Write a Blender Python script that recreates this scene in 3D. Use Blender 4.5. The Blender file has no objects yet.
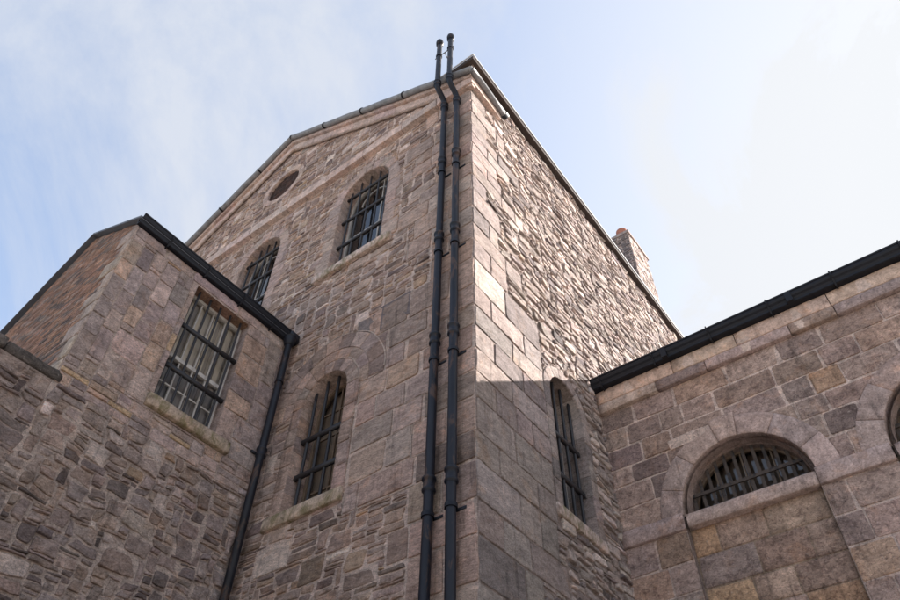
import bpy, math, random
import numpy as np
from mathutils import Vector, Matrix
from mathutils.geometry import tessellate_polygon

C = bpy.context.scene.collection
rng = np.random.default_rng(7)
rnd = random.Random(11)

# ------------------------------------------------------------------ value noise (numpy)
_T = np.random.default_rng(3).random((256, 256)).astype(np.float64)
def vnoise(x, y):
    x = np.asarray(x, float); y = np.asarray(y, float)
    xi = np.floor(x).astype(int); yi = np.floor(y).astype(int)
    fx = x - xi; fy = y - yi
    fx = fx*fx*(3-2*fx); fy = fy*fy*(3-2*fy)
    a = _T[xi & 255, yi & 255]; b = _T[(xi+1) & 255, yi & 255]
    c = _T[xi & 255, (yi+1) & 255]; d = _T[(xi+1) & 255, (yi+1) & 255]
    return (a*(1-fx)+b*fx)*(1-fy)+(c*(1-fx)+d*fx)*fy - 0.5

# ------------------------------------------------------------------ mesh builder
class MB:
    def __init__(s, origin=(0, 0, 0)):
        s.v = []; s.c = []; s.f3 = []; s.f4 = []; s.fn = []; s.n = 0
        s.o = np.array(origin, float); s.smooth = True
    def add(s, verts, col=(1, 1, 1)):
        verts = np.asarray(verts, float).reshape(-1, 3)
        k = s.n; s.v.append(verts); s.n += len(verts)
        col = np.asarray(col, float)
        if col.ndim == 1: col = np.tile(col, (len(verts), 1))
        s.c.append(col); return k
    def quads(s, q): s.f4.append(np.asarray(q, int).reshape(-1, 4))
    def tris(s, t): s.f3.append(np.asarray(t, int).reshape(-1, 3))
    def build(s, name, mat, parent=None, smooth=None):
        me = bpy.data.meshes.new(name)
        V = np.concatenate(s.v) - s.o; col = np.concatenate(s.c)
        q = np.concatenate(s.f4) if s.f4 else np.zeros((0, 4), int)
        t = np.concatenate(s.f3) if s.f3 else np.zeros((0, 3), int)
        me.vertices.add(len(V)); me.vertices.foreach_set('co', V.astype(np.float32).ravel())
        nl = q.size + t.size
        me.loops.add(nl); me.loops.foreach_set('vertex_index', np.concatenate([q.ravel(), t.ravel()]).astype(np.int32))
        me.polygons.add(len(q)+len(t))
        st = np.concatenate([np.arange(len(q))*4, q.size+np.arange(len(t))*3]).astype(np.int32)
        me.polygons.foreach_set('loop_start', st)
        sm = s.smooth if smooth is None else smooth
        if name in ('front_wall', 'side_wall', 'rubble_face', 'chimney'): sm = False
        me.polygons.foreach_set('use_smooth', np.full(len(st), sm))
        at = me.attributes.new('stone_col', 'FLOAT_COLOR', 'POINT')
        at.data.foreach_set('color', np.concatenate([col, np.ones((len(col), 1))], 1).astype(np.float32).ravel())
        me.update(calc_edges=True); me.validate()
        me.materials.append(mat)
        o = bpy.data.objects.new(name, me); C.objects.link(o)
        if parent is not None: o.parent = parent
        return o
    def box(s, a, b, col=(1, 1, 1)):
        (x0, y0, z0), (x1, y1, z1) = a, b
        k = s.add([(x0,y0,z0),(x1,y0,z0),(x1,y1,z0),(x0,y1,z0),(x0,y0,z1),(x1,y0,z1),(x1,y1,z1),(x0,y1,z1)], col)
        s.quads(np.array([[0,3,2,1],[4,5,6,7],[0,1,5,4],[1,2,6,5],[2,3,7,6],[3,0,4,7]])+k)
    def prism(s, poly, d, col=(1, 1, 1)):
        """poly: list of 3-D points (planar), extruded by vector d"""
        P = np.array(poly, float); n = len(P); k = s.add(np.vstack([P, P+np.array(d, float)]), col)
        t = tessellate_polygon([[Vector(p) for p in P]])
        t = np.array(t)
        s.tris(t+k); s.tris(t[:, ::-1]+k+n)
        for i in range(n):
            j = (i+1) % n; s.quads([[k+i, k+j, k+n+j, k+n+i]])
    def tube(s, path, r, seg=16, col=(1, 1, 1), caps=True, closed=False):
        P = np.array(path, float); n = len(P)
        rr = np.full(n, r, float) if np.isscalar(r) else np.array(r, float)
        T = np.gradient(P, axis=0); T /= np.linalg.norm(T, axis=1)[:, None]+1e-9
        ref = np.array([0.31, 0.87, 0.11]); 
        if abs(np.dot(T[0], ref)/np.linalg.norm(ref)) > .95: ref = np.array([1., 0, 0])
        a = np.cross(T[0], ref); a /= np.linalg.norm(a)
        ks = []
        th = np.arange(seg)*2*math.pi/seg
        for i in range(n):
            a = a-T[i]*np.dot(a, T[i]); a /= np.linalg.norm(a); b = np.cross(T[i], a)
            ks.append(s.add(P[i]+rr[i]*(np.cos(th)[:, None]*a+np.sin(th)[:, None]*b), col))
        idx = np.arange(seg); nx = (idx+1) % seg
        for i in range(n-1):
            s.quads(np.stack([ks[i]+idx, ks[i]+nx, ks[i+1]+nx, ks[i+1]+idx], 1))
        if caps:
            for kk, p in ((ks[0], P[0]), (ks[-1], P[-1])):
                c = s.add([p], col); s.tris(np.stack([kk+idx, kk+nx, np.full(seg, c)], 1))

# wall frame: u along U, v = z, n outwards
class Wall:
    def __init__(s, O, U, N): s.O = np.array(O, float); s.U = np.array(U, float); s.N = np.array(N, float)
    def w(s, u, v, n):
        u, v, n = np.broadcast_arrays(np.asarray(u, float), np.asarray(v, float), np.asarray(n, float))
        return s.O+u[..., None]*s.U+v[..., None]*np.array([0, 0, 1.])+n[..., None]*s.N

X0, Y0 = -4.11, 5.91
XL = -8.29; YR = 9.90; YB = 2.43
WA = Wall((0, Y0, 0), (1, 0, 0), (0, -1, 0))
WB = Wall((X0, 0, 0), (0, 1, 0), (1, 0, 0))
WL = Wall((XL, 0, 0), (0, 1, 0), (1, 0, 0))
WR = Wall((0, YR, 0), (1, 0, 0), (0, -1, 0))
WK = Wall((0, YB, 0), (1, 0, 0), (0, -1, 0))

# ------------------------------------------------------------------ openings
class Arch:
    def __init__(s, uc, hw, z0, zs, rw): s.uc, s.hw, s.z0, s.zs, s.rw = uc, hw, z0, zs, rw
    def push(s, P):
        R = s.hw+s.rw-.006; P = P.copy()
        du = P[:, 0]-s.uc; dv = P[:, 1]-s.zs
        up = dv >= 0; d = np.hypot(du, dv)
        m = up & (d < R)
        k = R/np.maximum(d, 1e-6)
        P[m, 0] = s.uc+du[m]*k[m]; P[m, 1] = s.zs+dv[m]*k[m]
        m2 = (~up) & (np.abs(du) < R) & (P[:, 1] > s.z0-s.bot)
        below = (P[:, 1]-(s.z0-s.bot)) < (R-np.abs(du))
        P[m2 & below, 1] = s.z0-s.bot
        mm = m2 & ~below
        P[mm, 0] = s.uc+np.where(du[mm] < 0, -R, R)
        return P
    bot = 0.0
    def span(s, v0, v1):
        R = s.hw+s.rw
        if v1 <= s.z0-s.bot+.02 or v0 >= s.zs+R-.02: return None
        t = max(v1-s.zs, 0); h = math.sqrt(max(0, R*R-t*t))
        return (s.uc-h, s.uc+h) if h > .05 else None
    def has(s, u, v, e=.025):
        R = s.hw+s.rw-e
        return ((np.hypot(u-s.uc, v-s.zs) < R) & (v >= s.zs)) | ((np.abs(u-s.uc) < R) & (v < s.zs) & (v > s.z0-s.bot+e))
    def outline(s, e=0., k=24, close=True):
        hw = s.hw+e
        pts = [(s.uc+hw, s.z0-(e if close else 0))]
        pts += [(s.uc+hw*math.cos(a), s.zs+hw*math.sin(a)) for a in np.linspace(0, math.pi, k)]
        pts += [(s.uc-hw, s.z0-(e if close else 0))]
        return pts
class Circ:
    def __init__(s, uc, vc, r, rw): s.uc, s.vc, s.r, s.rw, s.hw = uc, vc, r, rw, r
    def span(s, v0, v1):
        R = s.r+s.rw; t = max(abs(v0-s.vc), abs(v1-s.vc)); h = math.sqrt(max(0, R*R-t*t))
        return (s.uc-h, s.uc+h) if h > .05 and v1 > s.vc-R and v0 < s.vc+R else None
    def has(s, u, v, e=.025): return np.hypot(u-s.uc, v-s.vc) < s.r+s.rw-e
    def push(s, P):
        R = s.r+s.rw-.006; P = P.copy(); du = P[:, 0]-s.uc; dv = P[:, 1]-s.vc; d = np.hypot(du, dv); m = d < R
        k = R/np.maximum(d, 1e-6); P[m, 0] = s.uc+du[m]*k[m]; P[m, 1] = s.vc+dv[m]*k[m]; return P
    def outline(s, e=0., k=40):
        return [(s.uc+(s.r+e)*math.cos(a), s.vc+(s.r+e)*math.sin(a)) for a in np.linspace(0, 2*math.pi, k, endpoint=False)]
class Rect:
    def __init__(s, u0, u1, v0, v1, rw=0.): s.a = (u0, u1, v0, v1); s.rw = rw
    def span(s, v0, v1):
        return (s.a[0], s.a[1]) if v1 > s.a[2]+.02 and v0 < s.a[3]-.02 else None
    def has(s, u, v, e=.025): return (u > s.a[0]+e) & (u < s.a[1]-e) & (v > s.a[2]+e) & (v < s.a[3]-e)
    def push(s, P):
        u0, u1, v0, v1 = s.a; r = s.rw; u0 -= r; u1 += r; v0 -= r; v1 += r
        P = P.copy(); m = (P[:, 0] > u0) & (P[:, 0] < u1) & (P[:, 1] > v0) & (P[:, 1] < v1)
        for i in np.where(m)[0]:
            p = P[i]; d = [p[0]-u0, u1-p[0], p[1]-v0, v1-p[1]]; k = int(np.argmin(d))
            if k == 0: P[i, 0] = u0
            elif k == 1: P[i, 0] = u1
            elif k == 2: P[i, 1] = v0
            else: P[i, 1] = v1
        return P
    def outline(s, e=0.):
        u0, u1, v0, v1 = s.a; return [(u0-e, v0-e), (u1+e, v0-e), (u1+e, v1+e), (u0-e, v1+e)]
class Below:
    """clamps points below a roof line"""
    def __init__(s, f): s.f = f
    def push(s, P):
        P = P.copy(); P[:, 1] = np.minimum(P[:, 1], s.f(P[:, 0])); return P

def cut(rects, holes):
    out = list(rects)
    for H in holes:
        nx = []
        for r in out:
            sp = H.span(r[1], r[3])
            if sp is None or r[2] <= sp[0] or r[0] >= sp[1]: nx.append(r); continue
            if sp[0]-r[0] > .07: nx.append((r[0], r[1], sp[0], r[3]))
            if r[2]-sp[1] > .07: nx.append((sp[1], r[1], r[2], r[3]))
        out = nx
    return out
def free(holes):
    def f(u, v):
        m = (u > -99) & (v > -99)
        for H in holes: m = m & ~H.has(u, v)
        return m
    return f

# ------------------------------------------------------------------ stones
def area(P):
    x, y = P[:, 0], P[:, 1]; return .5*abs(np.dot(x, np.roll(y, -1))-np.dot(y, np.roll(x, -1)))

def add_stone(mb, W, P, h, tilt=(0, 0), bulge=.004, col=(.3, .3, .3), rough=0., ins=.008, deep=-.012, seed=0.):
    m = len(P); c = P.mean(0); d = P-c; L = np.hypot(d[:, 0], d[:, 1])+1e-6
    R2 = c+d*(1-np.minimum(ins/L, .3))[:, None]; R3 = c+d*.62; R4 = c+d*.28
    def f(Q, k): 
        return tilt[0]*(Q[:, 0]-c[0])+tilt[1]*(Q[:, 1]-c[1])+rough*2*(vnoise(Q[:, 0]*9+seed, Q[:, 1]*13+seed*1.7)+.5*vnoise(Q[:, 0]*23+seed, Q[:, 1]*31))*k
    n1 = np.maximum(h-ins*.9+f(P, .5), deep+.004)
    n2 = np.maximum(h+f(R2, 1), .001); n3 = np.maximum(h+bulge*.8+f(R3, 1), .001); n4 = np.maximum(h+bulge+f(R4, 1), .001)
    cc = c[None]
    n5 = np.maximum(h+bulge+f(cc, 1), .001)
    UV = np.vstack([P, P, R2, R3, R4, cc]); N = np.concatenate([np.full(m, deep), n1, n2, n3, n4, n5])
    j = 1+.16*(vnoise(UV[:, 0]*14+seed, UV[:, 1]*18)+vnoise(UV[:, 0]*5, UV[:, 1]*6+seed))
    k = mb.add(W.w(UV[:, 0], UV[:, 1], N), np.array(col)[None]*j[:, None])
    i = np.arange(m); nx = (i+1) % m
    for r in range(4):
        a = k+r*m; b = k+(r+1)*m
        mb.quads(np.stack([a+i, a+nx, b+nx, b+i], 1))
    mb.tris(np.stack([k+4*m+i, k+4*m+nx, np.full(m, k+5*m)], 1))

def poly_from_rect(r, gap, jit, step, rs, cham=.12):
    u0, v0, u1, v1 = r[:4]; g = gap/2
    w = u1-u0-gap; h = v1-v0-gap; s = min(w, h)
    cs = np.array([[u0+g, v0+g], [u1-g, v0+g], [u1-g, v1-g], [u0+g, v1-g]])
    sg = np.array([[1, 1], [-1, 1], [-1, -1], [1, -1]])
    q = rs.random((4, 2))**1.8*jit
    cs = cs+sg*q*np.array([min(w*.5, s*1.8), s*.55])
    out = []
    for i in range(4):
        a, b = cs[i], cs[(i+1) % 4]; L = np.hypot(*(b-a)); k = max(2, int(L/step)+1)
        c0 = min(cham*s/max(L, .01), .3)*(.4+rs.random())
        c1 = min(cham*s/max(L, .01), .3)*(.4+rs.random())
        t = np.linspace(c0, 1-c1, k)
        e = a+(b-a)*t[:, None]
        nn = np.array([-(b-a)[1], (b-a)[0]])/max(L, 1e-6)
        e += nn*((rs.random(k)-.3)*jit*.06*min(s*2, .2))[:, None]
        out.append(e)
    return np.vstack(out)

def warp(P, amp):
    if amp <= 0: return P
    u, v = P[:, 0], P[:, 1]
    du = vnoise(u*2.2+7, v*2.2)+.7*vnoise(u*5, v*6+9)+.35*vnoise(u*13, v*15+5); dv = vnoise(u*1.7, v*1.9+31)+.6*vnoise(u*4+3, v*5)+.3*vnoise(u*11, v*14)
    return P+np.stack([du*1.3, dv*1.1], 1)*amp

def pack(u0, u1, v0, v1, du, dv, pick, taken=(), inside=None):
    nu = int(round((u1-u0)/du)); nv = int(round((v1-v0)/dv))
    occ = np.zeros((nv, nu), bool)
    for r in taken:
        a = max(0, int(round((r[0]-u0)/du))); b = min(nu, int(round((r[2]-u0)/du)))
        c = max(0, int(round((r[1]-v0)/dv))); d = min(nv, int(round((r[3]-v0)/dv)))
        occ[c:d, a:b] = True
    if inside is not None:
        uu = u0+(np.arange(nu)+.5)*du; vv = v0+(np.arange(nv)+.5)*dv
        occ |= ~inside(uu[None, :], vv[:, None])
    out = []
    for j in range(nv):
        i = 0
        while i < nu:
            if occ[j, i]: i += 1; continue
            w, h = pick(u0+i*du, v0+j*dv)
            run = 0
            while run < w and i+run < nu and not occ[j, i+run]: run += 1
            if i+run < nu and not occ[j, i+run]:
                rest = 0
                while rest < 2 and i+run+rest < nu and not occ[j, i+run+rest]: rest += 1
                if rest < 2: run += rest
            w = run
            hh = 1
            while hh < h and j+hh < nv and not occ[j+hh, i:i+w].any(): hh += 1
            occ[j:j+hh, i:i+w] = True
            out.append((u0+i*du, v0+j*dv, u0+(i+w)*du, v0+(j+hh)*dv)); i += w
    return out

def coursed(u0, u1, zs, wr, R, off=0.):
    out = []
    for a, b in zip(zs[:-1], zs[1:]):
        u = u0-R.random()*wr[0]*.6
        while u < u1-.05:
            w = R.uniform(*wr); e = u+w
            if u1-e < wr[0]*.6: e = u1
            out.append((max(u, u0), a, min(e, u1), b)); u = e
    return out

def courses(z0, z1, lo, hi, R):
    zs = [z0]
    while zs[-1] < z1-lo*.5: zs.append(zs[-1]+R.uniform(lo, hi))
    k = (z1-z0)/(zs[-1]-z0); return [z0+(z-z0)*k for z in zs]

def lay(mb, W, rects, holes=(), gap=.014, jit=.5, step=.06, h=(.01, .03), tilt=.05, bulge=.006, rough=.004, wamp=.02,
        pal=None, deep=-.012, colfn=None, cham=.12, ins=.008, skip=0., wob=0.):
    for r in rects:
        if skip and rng.random() < skip: continue
        P = poly_from_rect(r, gap, jit, step, rng, cham)
        P = warp(P, wamp)
        if wob: P = P+rng.normal(0, wob, P.shape)
        a0 = area(P)
        ins_ = False
        for H in holes:
            P = H.push(P)
        if area(P) < max(.0012, a0*.12): continue
        base = pal(rng) if colfn is None else colfn(r, rng)
        hh = rng.uniform(*h)
        s = min(r[2]-r[0], r[3]-r[1])
        tl = (rng.normal(0, tilt)*min(1, .3/max(r[2]-r[0], .1)), rng.normal(0, tilt*1.3)*min(1, .15/max(s, .05)))
        tl = (float(np.clip(tl[0], -.12, .12)), float(np.clip(tl[1], -.3, .3)))
        add_stone(mb, W, P, hh, tl, bulge, base, rough, ins, deep, seed=rng.random()*50)

def voussoirs(mb, W, A, k, col, a0=0., a1=math.pi, h=.022, r0=None, r1=None, key=False, gap=.008, edges=None):
    r0 = A.hw if r0 is None else r0; r1 = A.hw+A.rw if r1 is None else r1
    zc = A.zs if isinstance(A, Arch) else A.vc
    edges = np.linspace(a0, a1, k+1) if edges is None else edges
    k = len(edges)-1
    for i in range(k):
        if key and i == k//2: rr = r1+.07; hh = h+.015
        else: rr = r1+rng.uniform(-.006, .006); hh = h+rng.uniform(-.004, .004)
        g0 = gap/2/r0; a, b = edges[i], edges[i+1]
        m = max(3, int((b-a)*r1/.07))
        ti = np.linspace(a+g0, b-g0, m); to = np.linspace(a+gap/2/rr, b-gap/2/rr, m)
        inner = np.stack([A.uc+r0*np.cos(ti), zc+r0*np.sin(ti)], 1); outer = np.stack([A.uc+rr*np.cos(to), zc+rr*np.sin(to)], 1)
        sd = np.linspace(.25, .75, 3)[:, None]
        P = np.vstack([inner[::-1], inner[0]+(outer[0]-inner[0])*sd, outer, outer[-1]+(inner[-1]-outer[-1])*sd])[::-1]
        P = P if np.dot(P[:, 0], np.roll(P[:, 1], -1))-np.dot(P[:, 1], np.roll(P[:, 0], -1)) > 0 else P[::-1]
        add_stone(mb, W, P, hh, (0, 0), .002, col(rng), .002, .006, -.012, rng.random()*50)

def jambs(mb, W, A, col, hts=(.3, .5), wide=(0., 0.), h=.022):
    for sd in (-1, 1):
        zs = courses(A.z0, A.zs, hts[0], hts[1], rng)
        for a, b in zip(zs[:-1], zs[1:]):
            e = A.rw+rng.uniform(*wide)
            u0, u1 = (A.uc-A.hw-e, A.uc-A.hw) if sd < 0 else (A.uc+A.hw, A.uc+A.hw+e)
            P = poly_from_rect((u0, a, u1, b), .008, .06, .06, rng, .05)
            P[:, 0] = np.clip(P[:, 0], u0, u1)
            add_stone(mb, W, P, h+rng.uniform(-.004, .006), (0, 0), .002, col(rng), .002, .006, -.012, rng.random()*50)

def reveal(mb, W, path, depth, col, n0=.012, blk=.36, back=True):
    """strip of dressed blocks lining an opening; path = outline points in (u, v)"""
    P = np.array(path, float); seg = np.hypot(*np.diff(P, axis=0).T); S = np.concatenate([[0], np.cumsum(seg)])
    T = S[-1]; k = max(1, int(T/blk)); ed = np.linspace(0, T, k+1)
    if k > 2: ed[1:-1] += rng.uniform(-.06, .06, k-1)*min(1, blk*3)
    cen = P.mean(0)
    def at(s): return np.stack([np.interp(s, S, P[:, 0]), np.interp(s, S, P[:, 1])], 1)
    for a, b in zip(ed[:-1], ed[1:]):
        m = max(3, int((b-a)/.06)); s = np.linspace(a+.004, b-.004, m); Q = at(s)
        off = rng.uniform(0, .006); tg = at(s+.01)-at(s-.01); tg /= np.hypot(*tg.T)[:, None]+1e-9
        nr = np.stack([-tg[:, 1], tg[:, 0]], 1); sg = np.sign(np.sum(nr*(cen-Q), 1)); nr *= np.where(sg == 0, 1, sg)[:, None]
        c = np.array(col(rng)); rows = []
        for d in np.linspace(n0, -depth, 5):
            q = Q+nr*(off-.006*(d > 0)); rows.append(mb.add(W.w(q[:, 0], q[:, 1], d), c*(1+.05*rng.standard_normal())))
        i = np.arange(m-1)
        for r0_, r1_ in zip(rows[:-1], rows[1:]): mb.quads(np.stack([r0_+i, r0_+i+1, r1_+i+1, r1_+i], 1))
    s = np.linspace(0, T, max(4, int(T/.08))); Q = at(s); tg = at(s+.01)-at(s-.01); tg /= np.hypot(*tg.T)[:, None]+1e-9
    nr = np.stack([-tg[:, 1], tg[:, 0]], 1); sg = np.sign(np.sum(nr*(cen-Q), 1)); nr *= np.where(sg == 0, 1, sg)[:, None]
    q = Q-nr*.008; a = mb.add(W.w(q[:, 0], q[:, 1], -.002), (.22, .17, .15)); b = mb.add(W.w(q[:, 0], q[:, 1], -depth-.02), (.22, .17, .15))
    i = np.arange(len(s)-1); mb.quads(np.stack([a+i, a+i+1, b+i+1, b+i], 1))

def sheet(mb, W, outer, holes, n=0., col=(.3, .25, .22)):
    polys = [[Vector((p[0], p[1], 0)) for p in outer]]
    for H in holes: polys.append([Vector((p[0], p[1], 0)) for p in H][::-1])
    allp = [p for q in polys for p in q]
    t = np.array(tessellate_polygon(polys))
    a = np.array([[p.x, p.y] for p in allp]); k = mb.add(W.w(a[:, 0], a[:, 1], n), col)
    x = a[t]; cr = (x[:, 1, 0]-x[:, 0, 0])*(x[:, 2, 1]-x[:, 0, 1])-(x[:, 1, 1]-x[:, 0, 1])*(x[:, 2, 0]-x[:, 0, 0])
    t = np.where((cr < 0)[:, None], t[:, ::-1], t); mb.tris(t+k)

def wbox(mb, W, u0, u1, v0, v1, n0, n1, col=(1, 1, 1)):
    a = [(u0, v0), (u1, v0), (u1, v1), (u0, v1)]
    P = np.array([W.w(u, v, n) for n in (n1, n0) for u, v in a]); k = mb.add(P, col)
    mb.quads(np.array([[0,1,2,3],[7,6,5,4],[0,4,5,1],[1,5,6,2],[2,6,7,3],[3,7,4,0]])+k)

def bev_block(mb, W, u0, u1, v0, v1, n0, n1, col, b=.012, step=.15, wear=.004):
    """dressed stone block with softened, slightly worn arrises"""
    m = max(2, int((u1-u0)/step)+1); us = np.linspace(u0, u1, m)
    prof = [(v0, n0), (v0, n1-b), (v0+b, n1), (v0+(v1-v0)*.5, n1), (v1-b, n1), (v1, n1-b), (v1, n0)]
    rows = []
    sd = rng.random()*40
    for i, u in enumerate(us):
        e = .004 if i in (0, m-1) else 0
        q = np.array(prof)+(vnoise(u*7+sd+np.arange(7)*3.1, np.arange(7)*5.3+sd)[:, None]*wear*2)*np.array([1, 1])
        q[0, 1] = n0; q[-1, 1] = n0; q[:, 1] = np.where(q[:, 1] > n0+.01, q[:, 1]-e*2, q[:, 1])
        uu = u+(.006 if i == 0 else -.006 if i == m-1 else 0)*np.ones(7)
        rows.append(mb.add(W.w(uu, q[:, 0], q[:, 1]), np.array(col)*(1+.1*vnoise(u*3+sd, 2))))
    i = np.arange(6)
    for a, c in zip(rows[:-1], rows[1:]): mb.quads(np.stack([a+i, c+i, c+i+1, a+i+1], 1))
    for r, rev in ((rows[0], 0), (rows[-1], 1)):
        f = [[r, r+1, r+5, r+6], [r+1, r+2, r+4, r+5]]; t = [[r+2, r+3, r+4]]
        if rev: f = [x[::-1] for x in f]; t = [x[::-1] for x in t]
        mb.quads(f); mb.tris(t)

def strip(mb, W, path, w, n0, n1, closed=False, col=(1, 1, 1)):
    P = np.array(path, float); n = len(P)
    if closed: T = np.roll(P, -1, 0)-np.roll(P, 1, 0)
    else: T = np.gradient(P, axis=0)
    T /= np.hypot(*T.T)[:, None]+1e-9; nr = np.stack([-T[:, 1], T[:, 0]], 1)
    a = P+nr*w/2; b = P-nr*w/2
    ks = [mb.add(W.w(q[:, 0], q[:, 1], nn), col) for q, nn in ((a, n0), (a, n1), (b, n1), (b, n0))]
    i = np.arange(n if closed else n-1); j = (i+1) % n
    for x in range(4):
        p, q = ks[x], ks[(x+1) % 4]; mb.quads(np.stack([p+i, p+j, q+j, q+i], 1))
    if not closed:
        for e in (0, n-1): mb.quads([[ks[0]+e, ks[1]+e, ks[2]+e, ks[3]+e]])

# ------------------------------------------------------------------ materials
def mat(name):
    m = bpy.data.materials.new(name); m.use_nodes = True; nt = m.node_tree
    return m, nt, nt.nodes['Principled BSDF']
def N(nt, t, **k):
    n = nt.nodes.new(t)
    for a, b in k.items():
        if a.startswith('i_'): n.inputs[a[2:].replace('_', ' ')].default_value = b
        else: setattr(n, a, b)
    return n
def ramp(nt, src, stops):
    r = N(nt, 'ShaderNodeValToRGB'); el = r.color_ramp.elements
    while len(el) < len(stops): el.new(.5)
    for e, (p, c) in zip(el, stops): e.position = p; e.color = (c, c, c, 1) if np.isscalar(c) else (*c, 1)
    nt.links.new(src, r.inputs[0]); return r.outputs[0]
def mapped(nt, sc=(1, 1, 1)):
    tc = N(nt, 'ShaderNodeTexCoord'); mp = N(nt, 'ShaderNodeMapping'); mp.inputs['Scale'].default_value = sc
    nt.links.new(tc.outputs['Object'], mp.inputs[0]); return mp.outputs[0]
def noise(nt, vec, scale, detail=6, rough=.6, dist=0.):
    n = N(nt, 'ShaderNodeTexNoise'); n.inputs['Scale'].default_value = scale; n.inputs['Detail'].default_value = detail
    n.inputs['Roughness'].default_value = rough; n.inputs['Distortion'].default_value = dist
    nt.links.new(vec, n.inputs['Vector']); return n.outputs['Fac']
def mul(nt, a, b, fac=1., mode='MULTIPLY'):
    m = N(nt, 'ShaderNodeMix', data_type='RGBA', blend_type=mode); 
    if np.isscalar(fac): m.inputs[0].default_value = fac
    else: nt.links.new(fac, m.inputs[0])
    for s, k in ((a, 6), (b, 7)):
        if isinstance(s, tuple): m.inputs[k].default_value = (*s, 1)
        else: nt.links.new(s, m.inputs[k])
    return m.outputs[2]

def stone_mat(name, strata=2.2, bump=.6, pits=.5, stain=.5, fine=1.0, dist=.012, lichen=.25, blotch=0., bs=1.):
    m, nt, b = mat(name); L = nt.links.new
    at = N(nt, 'ShaderNodeAttribute', attribute_name='stone_col')
    v = mapped(nt, (1, 1, strata)); v1 = mapped(nt, (1, 1, 1))
    c = at.outputs['Color']
    n1 = noise(nt, v, 5, 7, .65, .4); c = mul(nt, c, ramp(nt, n1, [(.28, .62), (.5, 1.), (.74, 1.38)]))
    n2 = noise(nt, v, 30, 7, .8, .3); c = mul(nt, c, ramp(nt, n2, [(.34, 1-.62*fine), (.46, .92), (.56, 1.08), (.68, 1+.62*fine)]))
    n6 = noise(nt, v, 11, 8, .78, 1.2); c = mul(nt, c, ramp(nt, n6, [(.34, .66), (.44, 1.), (.60, 1.), (.70, 1.2)]))
    # dark weather crust and iron tinge, shapes of their own
    n3 = noise(nt, mapped(nt, (1, 1, .55)), 1.15, 8, .68, 1.1)
    c = mul(nt, c, (.30, .27, .27), N(nt, 'ShaderNodeMath', operation='MULTIPLY').outputs[0])
    mm = nt.nodes[-2] if False else None
    # wire stain factor
    mx = [n for n in nt.nodes if n.bl_idname == 'ShaderNodeMix'][-1]; mathn = [n for n in nt.nodes if n.bl_idname == 'ShaderNodeMath'][-1]
    mx.blend_type = 'MULTIPLY'
    L(ramp(nt, n3, [(.56, 0.), (.72, 1.)]), mathn.inputs[0]); mathn.inputs[1].default_value = stain
    n4 = noise(nt, v1, 3.1, 5, .6, .5)
    c2 = mul(nt, c, (1.18, .93, .70), 1.); mo = N(nt, 'ShaderNodeMath', operation='MULTIPLY'); L(ramp(nt, n4, [(.55, 0.), (.75, 1.)]), mo.inputs[0]); mo.inputs[1].default_value = .6
    c = mul(nt, c, c2, mo.outputs[0], 'MIX')
    n5 = noise(nt, v1, 26, 6, .75, .8); mo2 = N(nt, 'ShaderNodeMath', operation='MULTIPLY'); L(ramp(nt, n5, [(.60, 0.), (.68, 1.)]), mo2.inputs[0]); mo2.inputs[1].default_value = lichen
    c = mul(nt, c, (.62, .58, .54), mo2.outputs[0], 'MIX')
    if blotch:
        n7 = noise(nt, v1, 6.5, 9, .8, 1.6); mo3 = N(nt, 'ShaderNodeMath', operation='MULTIPLY'); L(ramp(nt, n7, [(.52, 0.), (.57, 1.)]), mo3.inputs[0]); mo3.inputs[1].default_value = blotch
        c = mul(nt, c, mul(nt, c, (.52, .48, .50)), mo3.outputs[0], 'MIX')
    n9 = noise(nt, v, 19, 7, .8, 1.8); mo4 = ramp(nt, n9, [(.62, 0.), (.67, .65)]); c = mul(nt, c, (.36, .31, .285), mo4, 'MIX')
    n8 = noise(nt, mapped(nt, (3.2, 3.2, .28)), 2.0, 8, .72, .4)
    c = mul(nt, c, ramp(nt, n8, [(.32, .60), (.45, 1.), (.60, 1.), (.72, 1.22)]))
    c = mul(nt, c, (1.52, 1.475, 1.46))
    L(c, b.inputs['Base Color']); b.inputs['Roughness'].default_value = .93; b.inputs['Specular IOR Level'].default_value = .25
    # relief
    h1 = noise(nt, v, 16*bs, 10, .74, .7); h2 = noise(nt, v1, 95, 4, .7)
    vo = N(nt, 'ShaderNodeTexVoronoi'); vo.inputs['Scale'].default_value = 42; L(v1, vo.inputs['Vector'])
    pr = ramp(nt, vo.outputs['Distance'], [(.0, 0.), (.28, 1.)])
    c = mul(nt, c, ramp(nt, vo.outputs['Distance'], [(.04, 1-.55*pits), (.22, 1.)])); L(c, b.inputs['Base Color'])
    s1 = N(nt, 'ShaderNodeMath', operation='MULTIPLY_ADD'); L(pr, s1.inputs[0]); s1.inputs[1].default_value = .35*pits; L(h1, s1.inputs[2])
    s2 = N(nt, 'ShaderNodeMath', operation='MULTIPLY_ADD'); L(h2, s2.inputs[0]); s2.inputs[1].default_value = .22; L(s1.outputs[0], s2.inputs[2])
    bp = N(nt, 'ShaderNodeBump'); bp.inputs['Strength'].default_value = bump; bp.inputs['Distance'].default_value = dist*2.2
    L(s2.outputs[0], bp.inputs['Height']); L(bp.outputs[0], b.inputs['Normal'])
    return m

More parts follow.
